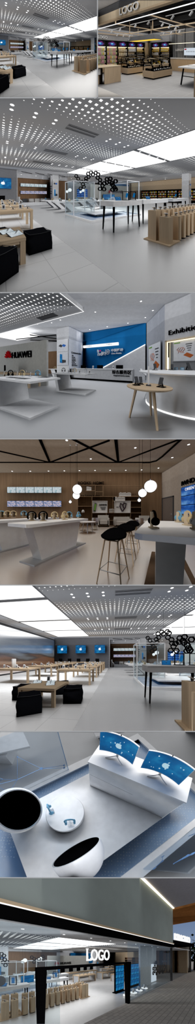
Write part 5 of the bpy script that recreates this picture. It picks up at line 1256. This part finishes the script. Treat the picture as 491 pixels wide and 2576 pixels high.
def overhead_room(R):
    O = Vector((-1.91, .82, 0)); A = radians(35.2); e1 = Vector((cos(A), sin(A), 0)); e2 = Vector((sin(A), -cos(A), 0))
    def E(a, b, z): p = O + e1 * a + e2 * b; return (p.x, p.y, z)
    def slab(g, a0, a1, b0, b1, z0, z1, m=''): q = [(a0, b0), (a0, b1), (a1, b1), (a1, b0)]; return g.hull([E(a, b, z0) for a, b in q], [E(a, b, z1) for a, b in q], m)
    R.struct('floor', G().box(-7, 7, -4, 9, -.45, -.4), 'floor_overhead', (0, 0, 0))
    t = R.thing('pool_platform', 'white rimmed platform with dotted glossy blue floor', 'platform', E(1.8, .9, -.4)); o = Vector(E(1.8, .9, -.4))
    def loc(g): return g.mv(-o.x, -o.y, -o.z)
    t.part('blue_floor', loc(slab(G(), -1.0, 3.95, -.35, 2.2, -.4, -.15)), 'dotted_blue')
    g = slab(slab(slab(slab(G(), -1.2, 4.1, -.55, -.35, -.4, -.1), -1.2, 4.1, 2.2, 2.42, -.4, -.1), 3.95, 4.12, -.35, 2.2, -.4, -.1), -1.2, -1.0, -.35, 2.2, -.4, -.1)
    t.part('rim', loc(g), 'white')
    t = R.thing('white_platform', 'broad flat white square plinth in the middle', 'plinth', E(1.7, .9, -.15)); o = Vector(E(1.7, .9, -.15))
    t.part('plinth_top', loc(slab(G(), 0, 3.35, 0, 1.8, -.04, 0)), 'platform_white'); t.part('plinth_riser', loc(slab(G(), .12, 3.2, .12, 1.68, -.15, -.04)), 'offwhite')
    # box counter with two curved monitors
    t = R.thing('box_counter', 'long white box counter carrying two curved monitors', 'counter', (.67, 1.48, 0), -24.6)
    t.part('body', G().box(-.86, .86, -.2, .3, 0, .75), 'light_wall'); t.part('countertop', G().box(-.87, .88, -.21, .31, .75, .78), 'offwhite')
    t.part('seam', G().bar((-.85, -.202, .42), (.1, -.202, .36), .002, .004), 'steel'); 
    for i, (x0, y0, x1, y1) in enumerate(((-.01, 1.9, .58, 1.59), (.71, 1.53, 1.30, 1.21))):
        cx, cy = (x0 + x1) / 2, (y0 + y1) / 2; an = math.degrees(math.atan2(y1 - y0, x1 - x0)); w = math.hypot(x1 - x0, y1 - y0)
        t = R.thing('curved_monitor', 'curved monitor with blue picture and white fruit emblem, %s' % ('left', 'right')[i], 'monitor', (cx, cy, .78), an)
        def curve(za, zb, ya, yb, m, nm, inset=0., par=None):
            vs = []; n = 12
            for k in range(n + 1):
                u = -1 + 2 * k / n; x = u * (w / 2 - inset); y = .075 * (1 - u * u)
                vs += [(x, y + ya, za), (x, y + yb, za), (x, y + yb, zb), (x, y + ya, zb)]
            fs = []
            for k in range(n):
                b = 4 * k
                for q in range(4): fs.append((b + q, b + (q + 1) % 4, b + 4 + (q + 1) % 4, b + 4 + q))
            fs += [(3, 2, 1, 0), (4 * n, 4 * n + 1, 4 * n + 2, 4 * n + 3)]
            return t.part(nm, G().add(vs, fs), m, par)
        curve(.04, .42, -.0, .02, 'white', 'housing'); s = curve(.055, .41, -.006, .0, 'screen_blue', 'screen', .008)
        t.part('fruit_emblem', apple(.13).mv(0, .064, .235), 'emblem_pale', s)
        rnd = random.Random(i + 3); g = G()
        for k in range(9):
            u = rnd.uniform(-.85, .85); g.join(G().lathe([(.008 + .006 * (k % 2), 0), (.008, .003)], 10).rot('X', 90).mv(u * w / 2, .075 * (1 - u * u) - .007, rnd.uniform(.09, .38)))
        t.part('light_dots', g, 'emblem_pale', s)
        for q in (-1, 1): t.part('stand_leg', G().tube([(0, .05, .03), (q * .09, -.02, .02), (q * .17, -.07, .008)], .007, 6), 'steel')
        t.part('stand_neck', G().box(-.02, .02, .08, .1, 0, .2), 'steel'); t.part('webcam', G().box(-.006, .006, .07, .09, .42, .432), 'black')
    # disc plinth and headphones
    t = R.thing('disc_plinth', 'low round white plinth holding two blue headphones', 'plinth', (-.65, .93, 0)); t.part('disc', G().lathe([(.385, 0), (.39, .02), (.39, .09), (.38, .1)], 56, '', (0, 0, 0), False), 'platform_white')
    ring_headphones(R, -.92, .93, .1, 'light blue headphones on clear stand, left on the disc', 'light_blue', -60, 1.2); ring_headphones(R, -.5, .70, .1, 'light blue headphones on clear stand, right on the disc', 'light_blue', 10, 1.25)
    # ball shells
    def shell(x, y, R_, n, label, cut):
        n = Vector(n).normalized(); t = R.thing('ball_chair', label, 'ball chair', (x, y, .0)); k = 14; N = 40
        a0 = math.acos(cut); prof = []
        for j in range(k + 1): a = a0 + (pi - a0) * j / k; prof.append((R_ * sin(a) if j < k else 1e-4, R_ * cos(a)))
        inner = [(r * .95, z * .95 if j else z) for j, (r, z) in enumerate(prof)]
        q = Vector((0, 0, 1)).rotation_difference(n).to_matrix().to_4x4(); Mx = Matrix.Translation((0, 0, R_ + .0)) @ q
        t.part('outer_shell', G().join(G().lathe(prof, N, '', (0, 0, 0), True, False), Mx), 'pearl')
        t.part('inner_lining', G().join(G().lathe(list(reversed(inner)), N, '', (0, 0, 0), True, False), Mx), 'black')
        t.part('rim', G().join(G().lathe([prof[0], inner[0]], N, '', (0, 0, .001), False, False), Mx), 'chrome')
    shell(-1.41, .82, .40, (.62, -.24, .75), 'pearl white ball chair with black lining facing up, left', .52)
    shell(-.27, .16, .41, (-.485, .787, .39), 'pearl white ball chair with black lining, bottom middle', .1)
    # glass walls with printed network
    for i, (a0, a1, b, nm) in enumerate(((-2.4, 1.7, -.45, 'upper left'), (1.8, 4.6, 2.32, 'lower right'))):
        t = R.thing('glass_wall', 'tall glass panel printed with blue network, %s side' % nm, 'glass panel', E((a0 + a1) / 2, b, -.1), 35.2); w = (a1 - a0) / 2
        t.part('pane', G().box(-w, w, -.008, .008, 0, 1.3), 'glass_tint')
        rnd = random.Random(7 + i); P = [(rnd.uniform(-w, w), rnd.uniform(.08, 1.25)) for _ in range(26)]; g = G(); gd = G()
        for k, p in enumerate(P):
            for q in sorted(P, key=lambda s_: (s_[0] - p[0]) ** 2 + (s_[1] - p[1]) ** 2)[1:3]: g.bar((p[0], -.011, p[1]), (q[0], -.011, q[1]), .008, .004)
            gd.join(G().lathe([(.014 + .012 * (k % 3), 0), (.012, .004)], 10).rot('X', 90).mv(p[0], -.01, p[1]))
        pr = t.part('printed_lines', g, 'net_blue'); t.part('printed_nodes', gd, 'net_blue', pr)
        t.part('edge_strip', G().box(w - .012, w, -.012, .012, 0, 1.3), 'glass_blue')
    # counters outside the glass
    c_counter(R, -1.25, 3.55, 4.2, -3.6, .4, 'white folded counter outside the glass at upper left') if False else None
    t = R.thing('outer_counter', 'white slab counter outside the glass at upper left', 'counter', (-2.3, 2.9, -.4)); q = [(-2.35, 3.55), (-1.93, 2.85), (-4.3, 1.9), (-4.7, 2.7)]
    t.part('slab_top', G().hull([(x + 2.3, y - 2.9, .3) for x, y in q], [(x + 2.3, y - 2.9, .36) for x, y in q]), 'white'); t.part('slab_base', G().box(-1.5, -.2, -.4, .1, 0, .3), 'offwhite')
    t = R.thing('outer_counter', 'grey edged counter outside the glass at top middle', 'counter', (.3, 3.6, -.4), 20); t.part('slab_top', G().box(-.5, .5, -.1, .6, .3, .36), 'light_wall'); t.part('slab_base', G().box(-.3, .3, 0, .4, 0, .3), 'dark_grey')
    # unseen fill lamps added along the top of the view to light the case
    for k, (v, zc) in enumerate(((1.5, 2.65), (1.5, 1.9))):
        w = CAM + (Vector((0, F, 1288 - (R.y0 + v))) / F) * (zc * R.S)
        ld = bpy.data.lights.new('top_fill_lamp', 'AREA'); ld.shape = 'RECTANGLE'; ld.size = 6.; ln = (3.7, 2.2)[k]; ld.size_y = ln * R.S; ld.energy = TOPP * (.7, 1.5)[k] * 6. * ln * R.S; ld.color = (1, 1, 1)
        o = bpy.data.objects.new('top_fill_lamp', ld); COL.objects.link(o); Y = Vector((0, F, 1288 - (R.y0 + v))).normalized(); Z = Vector((1, 0, 0)).cross(Y)
        Mx = Matrix((Vector((1, 0, 0)), Y, Z)).transposed().to_4x4(); Mx.translation = w; o.matrix_world = Mx
TOPP = 2.15
glass('glass_tint', '#eef3f8', .05)
overhead_room(P7)
light_baffle(2208, 40)
# ================================================================ view 8: the shop front from outside
P8 = Room('front', ', shop front view', 0, 2208, 491, 2576, 1.0, 305, 245.5, 197, 2.7, 44)
tiles('paver', '#aea8a2', '#7d7772', .4, .2, .012, .7, .10, .0, .0, .5); plain('facade_green', '#98a19f', .6, scale=1.); plain('soffit_lilac', '#b9b6c2', .6); wood('roof_wood', '#a06a3c', (3, 3, 3), .2, .5)
perforated('perf_front', '#a4a5a8', y0=4.9, es=1.2, size=.24); concrete('floor_inside', '#b4b4b5', .25, .08); plain('tree_green', '#2c3f22', .8)
FRONTP = 1.
def front_room(R):
    O = 2208; YF = 3.95; C = 3.6
    c7 = lambda x, y: (x / 1.964, y / 1.964); c8 = lambda x, y: (240 + x / 1.956, y / 1.956)
    R.struct('floor', G().box(-3, 30, YF, 30, -.05, 0), 'floor_inside', (0, 0, 0)); R.struct('floor_paving', G().box(-2, 60, -6, YF, -.05, .0), 'paver', (0, 0, 0)); R.struct('floor_street', G().box(15.3, 90, YF, 60, -.05, .0), 'paver', (0, 0, 0))
    # inside ceiling
    R.struct('ceiling', G().box(-3, 2.75, YF, 18, C, C + .1), 'perf_front', (0, 0, 0)); R.struct('ceiling_far', G().box(7.45, 14, YF + 1, 18, C, C + .1), 'perf_front', (0, 0, 0))
    R.struct('ceiling_front', G().box(-3, 15, 3.9, 5.4, C - .02, C + .1), 'ceiling_white'); R.struct('ceiling_back', G().box(-3, 30, 18, 32, C, C + .1), 'ceiling_white', (0, 0, 0)); R.struct('ceiling_right', G().box(14, 30, 3.9, 18, C, C + .1), 'ceiling_white', (0, 0, 0))
    g = G()
    for a, b in ((5.4, 5.6), (8.3, 8.5), (11.4, 11.6), (14.4, 14.6), (17.5, 18)): g.box(2.75, 7.45, a, b, C, C + .1)
    R.struct('trim_1', g, 'ceiling_grey')
    for i, (a, b) in enumerate(((5.6, 8.3), (8.5, 11.4), (11.6, 14.4), (14.6, 17.5))):
        t = R.thing('ceiling_light_panel', 'white backlit ceiling panel, %s from the glass front' % od(i), 'light panel', (5.1, (a + b) / 2, C), 0, 'backlit ceiling panels'); t.part('diffuser', G().box(-2.32, 2.32, -(b - a) / 2, (b - a) / 2, .01, .05), 'lit_panel')
    for k in range(9): spot(R, (1.0 + k * 1.5, 4.6, C - .02), .05)
    # facade
    R.struct('wall_facade', G().box(-4, 15.4, 3.85, 4.05, 4.08, 7.85), 'facade_green', (0, 0, 0))
    R.struct('trim_2', G().box(-4, 15.4, 3.72, 4.05, 3.62, 3.94), 'facade_black'); R.struct('trim_3', G().box(-4, 15.4, 3.76, 3.9, 3.95, 3.99), 'lit_soft'); R.struct('trim_4', G().box(-4, 15.4, 3.74, 4.05, 4.0, 4.08), 'oak_x')
    R.struct('trim_5', G().box(-4, 15.4, 3.7, 3.84, 7.86, 7.93), 'lit_warm'); R.struct('ceiling_canopy', G().box(-2, 15.4, -4, 3.85, 7.95, 8.1), 'soffit_lilac', (0, 0, 0))
    t = R.thing('roof_canopy', 'warm wooden roof overhang at the top right corner', 'roof', (22, 6, 8.5)); t.part('wood_soffit', G().box(-6.3, 8, -5, 6, .0, .25).rot('Y', -6), 'roof_wood'); t.part('edge_beam', G().box(-6.4, 8, -5.1, -4.9, -.1, .35).rot('Y', -6), 'dark_grey')
    R.struct('wall_end_pillar', G().box(15.2, 15.36, 3.9, 4.1, 0, 3.7), 'dark_grey')
    # glass front: panes
    for i, (x0, x1) in enumerate(((-2, .4), (.4, 2.0), (6.3, 9.2), (9.2, 12.1), (12.1, 14.75))):
        t = R.thing('glass_front_pane', 'tall clear glass pane of shop front, %s from left' % od(i), 'glass pane', ((x0 + x1) / 2, YF, 0)); w = (x1 - x0) / 2
        t.part('pane', G().box(-w, w, -.006, .006, .05, 3.6), 'glass_front'); t.part('base_channel', G().box(-w, w, -.03, .03, 0, .05), 'steel')
    # black portal
    t = R.thing('entrance_portal', 'black entrance frame with tapered legs', 'portal', (4.0, 3.9, 0)); 
    t.part('top_beam', G().box(-2.75, 2.35, -.06, .1, 2.26, 2.36), 'black')
    t.part('leg', G().hull([(2.12, -.12, 0), (2.30, -.12, 0), (2.30, .1, 0), (2.12, .1, 0)], [(1.98, -.12, 2.36), (2.42, -.12, 2.36), (2.42, .1, 2.36), (1.98, .1, 2.36)]), 'black')
    t.part('leg', G().hull([(-2.72, -.12, 0), (-2.60, -.12, 0), (-2.60, .1, 0), (-2.72, .1, 0)], [(-2.80, -.12, 2.36), (-2.52, -.12, 2.36), (-2.52, .1, 2.36), (-2.80, .1, 2.36)]), 'black')
    a_ = R.onY(218, 2417 - O, 3.9); b_ = R.onY(275.5, 2415 - O, 3.9)
    t = R.thing('wall_sign', 'white LOGO letters hanging above the entrance portal', 'sign', (a_.x, 3.9, a_.z)); w = b_.x - a_.x
    g = lettering('LOGO', .70, .05, 'LEFT', .012); wx = max(p.x for p in g.v); g.scl(w / wx, 1, 1); L = w
    t.part('lettering', g.box(0, .1, -.03, .03, .0, .03).box(-.02, .09, -.03, .03, .47, .5).box(.22, .27, -.03, .03, 0, .12), 'glow_letters'); t.part('hanging_wire', G().tube([(.1, 0, .5), (.1, 0, C - a_.z)], .006, 4).tube([(w - .1, 0, .5), (w - .1, 0, C - a_.z)], .006, 4), 'steel')  # lettering glows by itself to stay crisp white
    # plinths
    R.one('plinth_slab', 'thin oak slab under the left square plinths', 'slab', G().box(-.5, .5, -.45, .45, 0, .03), 'oak', (.95, 6.9, 0))
    for i, (x, y, h) in enumerate(((.78, 6.62, .75), (1.12, 6.58, .75), (.85, 7.1, .9), (1.2, 7.05, .9))): plinth(R, x, y, h, 'square oak plinth, %s on the left slab' % ('front left', 'front right', 'back left', 'back right')[i], s=.26, glab='phone on the %s square plinth' % ('front left', 'front right', 'back left', 'back right')[i])
    for r_, (y, h, nm) in enumerate(((6.5, .72, 'front'), (6.95, .86, 'back'))):
        for i in range(10): plinth(R, 1.52 + i * .325 + .1 * r_, y, h, 'round oak plinth, %s in the %s row' % (od(i), nm), 'round', .27, 0, 'round oak plinths', glab='phone on the %s round plinth, %s row' % (od(i), nm))
    for i, (x, y, h) in enumerate(((4.85, 6.45, .86), (5.12, 6.45, .86), (4.85, 6.95, .9), (5.15, 6.95, .9))): plinth(R, x, y, h, 'square oak plinth, %s at the right end' % od(i), s=.25, glab='phone on the %s right end square plinth' % od(i))
    R.one('plinth_slab', 'thin oak slab under the right square plinths', 'slab', G().box(-.35, .35, -.45, .45, 0, .03), 'oak', (5.0, 6.7, 0))
    # high tables, frames
    for i, (x0, x1, y0, nm) in enumerate(((.55, 2.1, 7.9, 'left'), (3.1, 4.9, 8.2, 'middle'), (4.3, 6.0, 10.1, 'right'))):
        high_table(R, x0, x1, y0, y0 + .7, 1.09, 'white high table on black legs, %s one behind plinths' % nm)
        t = R.thing('phone_loop_frame', 'black square frame stand on the %s high table' % nm, 'display stand', ((x0 + x1) / 2, y0 + .35, 1.09), -40); t.part('stand_frame', G().frame(-.2, .2, 0, .5, -.03, .03, .03), 'black'); t.part('phone_screen', G().box(-.07, .09, -.01, .01, .1, .42), 'screen_blue')
        tablet(R, x0 + .35, y0 + .3, 1.09, .28, .2, 'tablet with blue picture on the %s high table' % nm, -40, 30)
    R.one('dark_chair_shell', 'dark curved shell on the left high table', 'display', G().ball((0, 0, .3), .25, '', 16, 10, 1.1, .5), 'dark_grey', (.75, 8.2, 1.09))
    # showcase at left
    t = R.thing('pool_platform', 'white platform with blue floor behind the plinths', 'platform', (2.6, 11.5, 0)); t.part('rim', G().box(-2.6, 2.6, -1.5, 1.6, 0, .12), 'white_gloss'); t.part('blue_floor', G().box(-2.5, 2.5, -1.4, 1.5, .12, .13), 'pool_blue')
    R.one('white_plinth', 'white stepped plinth on the blue platform', 'plinth', G().box(-1.6, 1.6, -.8, .9, 0, .3).box(-1.2, 1.2, -.5, .6, .3, .5), 'white_gloss', (2.5, 11.5, .13))
    glass_case(R, .3, 2.3, 10.2, 12.8, .13, 2.3, 'tall glass case at the left of the platform'); glass_case(R, 3.2, 4.9, 10.3, 12.8, .13, 2.3, 'tall glass case at the right of the platform')
    monitor(R, 2.6, 10.4, .6, .9, .55, 'blue screen monitor inside the platform case', 0, 'screen_blue'); t = R.thing('ball_chair', 'pearl ball shell inside the platform case', 'ball chair', (3.0, 11.4, .63)); t.part('outer_shell', G().ball((0, 0, .4), .4), 'pearl')
    px = [(6, 2400), (0, 2408), (12, 2402), (18, 2410), (12, 2416), (6, 2424), (18, 2426), (26, 2418), (36, 2414), (30, 2408), (42, 2408), (52, 2410), (62, 2404), (70, 2412), (64, 2420), (56, 2424)]
    px = [(4, 2400), (10, 2404), (4, 2410), (12, 2414), (8, 2421), (18, 2420), (14, 2428), (80, 2408), (86, 2412), (92, 2416), (98, 2412), (104, 2416), (110, 2412), (108, 2406), (86, 2420), (94, 2424)]
    hexes(R, [R.onY(a, b - O, 10.5 + .2 * (i % 2)) for i, (a, b) in enumerate(px)], 'black honeycomb of hoops hanging above the platform', .14, .08, None, rot=-30)
    for i, (u, v, r_) in enumerate(((63, 2416, .2), (57, 2419, .16), (103, 2412, .2), (96, 2415, .16))): globe(R, R.onY(u, v - O, 14), r_, C, 'glowing white globe pendant, %s from left' % od((1, 0, 3, 2)[i]))
    # left far zone
    R.struct('wall_wood', G().box(-3, 9, 19, 19.2, 0, 3.3), 'walnut', (0, 0, 0)); R.struct('wall_wood_header', G().box(-3, 12, 18.9, 19.2, 3.3, C), 'light_wall'); R.struct('wall_left', G().box(-3.2, -3, 4, 19, 0, C), 'light_wall')
    t, a, b = poster_col(R, .9, 1.9, 14.2, 15.2, C, 'white poster column at the far left'); phone_poster(t, .9, 2.0, 3.1, -b, 'slant'); phone_poster(t, .9, .8, 1.95, -b, 'stand')
    for i, (x, y) in enumerate(((1.4, 13.4), (3.6, 14.2), (5.6, 15.2))):
        c_counter(R, x + 1.2, y, y + .9, x - .9, .85, 'white folded counter in the lounge, %s from left' % od(i))
        for k in range(3): ring_headphones(R, x - .5 + k * .7, y + .4, .85, 'headphones %s on the %s folded counter' % (od(k), od(i)), ('light_blue', 'cream', 'white')[k], 20, 1.1, 'headphones on folded counters')
    R.struct('wall_sign_panel', G().box(5.8, 12.2, 14.6, 14.75, 0, 2.75), 'glossy_wall'); cl = R.onY(136, 2424 - O, 14.55); cr = R.onY(178, 2424 - O, 14.55); s = (cr.x - cl.x) / 5.6
    t = R.thing('wall_sign', 'black letters with red flower emblem on pale far wall', 'sign', (cl.x, 14.55, cl.z)); t.part('flower_emblem', petals(s * .95).mv(s * .9, 0, -s * .35), 'red'); t.part('lettering', lettering('HUAWEI', s * 1.0, .03, 'LEFT', .012).mv(s * 2.0, 0, -s * .35), 'black')
    oak_table(R, 6.0, 12.0, 12.4, 13.2, .75, 'long oak desk with monitors below the red flower sign')
    for i in range(5): monitor(R, 6.8 + i * 1.1, 12.8, .75, .55, .42, 'black monitor on the far oak desk, %s from left' % od(i), 0, 'black', group='far desk monitors')
    R.struct('wall_blue_panel', G().box(12.5, 18.2, 20.4, 20.5, 1.2, 3.3), 'blue_wall'); R.struct('wall_back', G().box(8.9, 34, 20.6, 20.8, 0, C), 'light_wall'); R.struct('wall_back_right', G().box(24, 24.2, 4, 20.6, 0, C), 'beige')
    t, a, b = poster_col(R, 14.2, 15.0, 15.0, 15.8, C, 'white poster column behind the oak tables'); phone_poster(t, .7, 1.9, 2.9, -b, 'slant'); phone_poster(t, .7, .8, 1.85, -b, 'stand')
    for i in range(4):
        t = R.thing('wall_shelf_unit', 'oak wall shelf bay in the far back, %s' % od(i), 'shelf', (23.8, 8.5 + i * 2, 0), 0, 'far back shelf bays'); t.part('cabinet', G().box(0, .2, -.9, .9, 0, 2.4).box(-.3, 0, -.92, -.87, 0, 2.4).box(-.3, 0, .87, .92, 0, 2.4), 'walnut')
        for k in range(4): t.part('shelf', G().box(-.3, 0, -.87, .87, .5 + k * .45, .53 + k * .45), 'pale_oak')
    # oak tables
    k = 0
    for j, y in enumerate((7.6, 9.9, 12.2, 14.8)):
        for i, x in enumerate((7.0, 10.4, 13.8, 17.2)):
            if y < 9 and (x < 8 or x > 13): continue
            if j >= 2 and x < 12.2 and j == 2: continue
            if j == 3 and x < 15.2: continue
            nm = '%s from the glass, %s across' % (od(j), od(i)); t = oak_table(R, x, x + 2.3, y, y + 1.1, .75, 'grey sided oak display table, row %s' % nm, 'oak display tables')
            t.part('side_slab', G().box(-1.12, -1.06, -.5, .5, 0, .69).box(1.06, 1.12, -.5, .5, 0, .69), 'light_wall')
            for q in range(4): (phone_block if q % 2 else lying_phone)(R, x + .4 + q * .5, y + .4, .75, 'display phone %s on oak table row %s' % (od(q), nm), 20, 1.2, 'phones on the oak tables')
    # video walls
    for wi, (P, rz, cols, rows, nm) in enumerate((((7.35, 5.5), 0, 3, 4, 'left'), ((9.35, 5.6), 0, 4, 4, 'right'))):
        for c in range(cols):
            for r_ in range(rows):
                tw = .36 if wi == 0 else .5
                wall_screen(R, (P[0] + c * tw, P[1], .38 + r_ * .46), tw, .46, 'blue video tile, %s column %s row, %s video wall' % (od(c), od(r_), nm), 'screen_blue', group='video wall tiles', bez=.015)
        g = G().box(-.05, cols * tw + .02, .04, .1, 0, 2.02).box(-.1, cols * tw + .06, -.1, .25, 0, .05)
        R.one('video_wall_stand', 'black stand carrying the %s video wall' % nm, 'stand', g, 'black', (P[0] - tw / 2, P[1], 0))
    # domes on low stands by the glass
    for i, x in enumerate((7.0, 7.85, 8.7, 9.6)):
        t = R.thing('dome_display', 'clear dome display on white stand by the glass, %s from left' % od(i), 'display', (x, 4.45, 0), 0, 'dome displays'); t.part('stand', G().cyl(0, 0, 0, .14, .24, None, 20), 'white'); t.part('light_ring', G().cyl(0, 0, .14, .16, .25, None, 20), 'lit_soft'); t.part('dome', G().lathe([(.2, .16), (.2, .3), (.14, .42), (.01, .47)], 18), 'acrylic'); t.part('gadget', G().box(-.06, .06, -.04, .04, .16, .28), 'dark_grey')
    # white panel with honeycomb ornament
    R.struct('wall_ornament', G().box(9.9, 13.5, 4.95, 5.1, 0, C), 'light_wall')
    R.struct('wall_ornament_niche', G().box(12.15, 13.45, 4.93, 4.95, .15, 1.9), 'screen_white')
    px = [(390, 2432), (394, 2437), (390, 2443), (386, 2437), (398, 2430), (402, 2436), (398, 2441), (394, 2449), (406, 2429), (410, 2434), (406, 2440), (414, 2428), (418, 2433), (414, 2439), (402, 2446), (386, 2448), (410, 2445), (390, 2426), (394, 2421)]
    hexes(R, [R.onY(a, b - O, 4.85) for a, b in px], 'black honeycomb ornament in front of the bright niche', .21, .05, None, name='honeycomb_ornament', rot=0, ring=.45, cat='ornament')
    p = R.onY(408, 2421 - O, 4.85); t = R.thing('wall_sign', 'small dark lettering above the honeycomb ornament', 'sign', tuple(p)); t.part('lettering', lettering('Gem Store', .36, .03, 'LEFT', .01), 'dark_grey')
    # neighbour
    pa = R.onY(437, 2366 - O, 5.2)
    t = R.thing('side_canopy', 'black flat canopy beyond the end of the facade', 'canopy', (16.8, 4.1, 4.1), -7); t.part('canopy_slab', G().box(-1.6, 6.6, -.3, 2.6, 0, .42), 'black')
    t = R.thing('wall_sign', 'white KINGMO letters standing on the side canopy', 'sign', (16.8, 4.05, 4.52), -7); g = lettering('KINGMO', 1.25, .15, 'LEFT', .03); g.scl(5.5 / max(p.x for p in g.v), 1, 1); t.part('lettering', g, 'glow_letters')
    p = R.g(456, 2446 - O); t = R.thing('neighbour_shop', 'warm lit neighbouring shop with shelves under black canopy', 'building', tuple(p), -44)
    t.part('wall_body', G().box(-4.5, 1.62, 1.2, 1.4, 0, 4.6), 'brown_wall')
    for k in range(4): t.part('pillar', G().box(-4.2 + k * 1.2, -3.7 + k * 1.2, 0, .4, 0, 4.5), 'shop_wood')
    t.part('pillar', G().box(1.55, 1.72, 0, 1.3, 0, 4.5), 'dark_grey'); t.part('upper_panel', G().box(0, 1.6, .5, .6, 2.7, 4.5), 'brown_dark')
    for k in range(3): t.part('lit_shelf', G().box(0, 1.6, .9, 1.2, .9 + k * .6, 1.1 + k * .6), 'lit_shelf')
    t.part('display_base', G().box(0, 1.6, .3, 1.2, 0, .7), 'shop_wood'); t.part('shop_window', G().box(0, 1.6, .1, .12, .1, 4.4), 'glass_warm')
    t = R.thing('street_tree', 'dark leafy tree at the right edge beyond the shop', 'tree', tuple(R.g(490, 2441 - O))); t.part('trunk', G().cyl(0, 0, 0, 3, .2, .12, 8), 'brown_wall'); rnd = random.Random(2); g = G()
    for k in range(220):
        c = Vector((rnd.gauss(0, 1.2), rnd.gauss(0, 1.2), 3.6 + rnd.gauss(0, .9))); d = Vector((rnd.uniform(-1, 1), rnd.uniform(-1, 1), rnd.uniform(-1, 1))).normalized() * .4; e = d.cross(Vector((0, 0, 1))).normalized() * .22
        g.quad(c - d, c + e, c + d, c - e)
    t.part('crown', g, 'tree_green')
    R.ceiling_light(7.7, 1.2, 3.7, .8, .9, (1, .97, .92), FRONTP)  # unseen fill over the street, added to light the facade
    for x, y in ((1.2, 8), (3, 14), (9.8, 9), (10.5, 14.5), (16, 11), (20, 17), (13, 18.5), (5, 18), (19, 19), (24, 16), (28, 18), (16, 16)): R.lamp((x, y, C - .04), 1.5, 5, 3.5)  # unseen fill lamps added to brighten the interior
plain('facade_black', '#0a0a0b', .5, spec=0.); glass('glass_front', '#f5f9fa', .05); plain('brown_wall', '#5a4536', .6); glow('lit_shelf', '#e8b060', .8); glass('glass_warm', '#f6e7cf', .1); plain('shop_wood', '#a07a58', .6); plain('brown_dark', '#3e2f26', .6); plain('blue_dusk', '#33465f', .7)
front_room(P8)
finish()
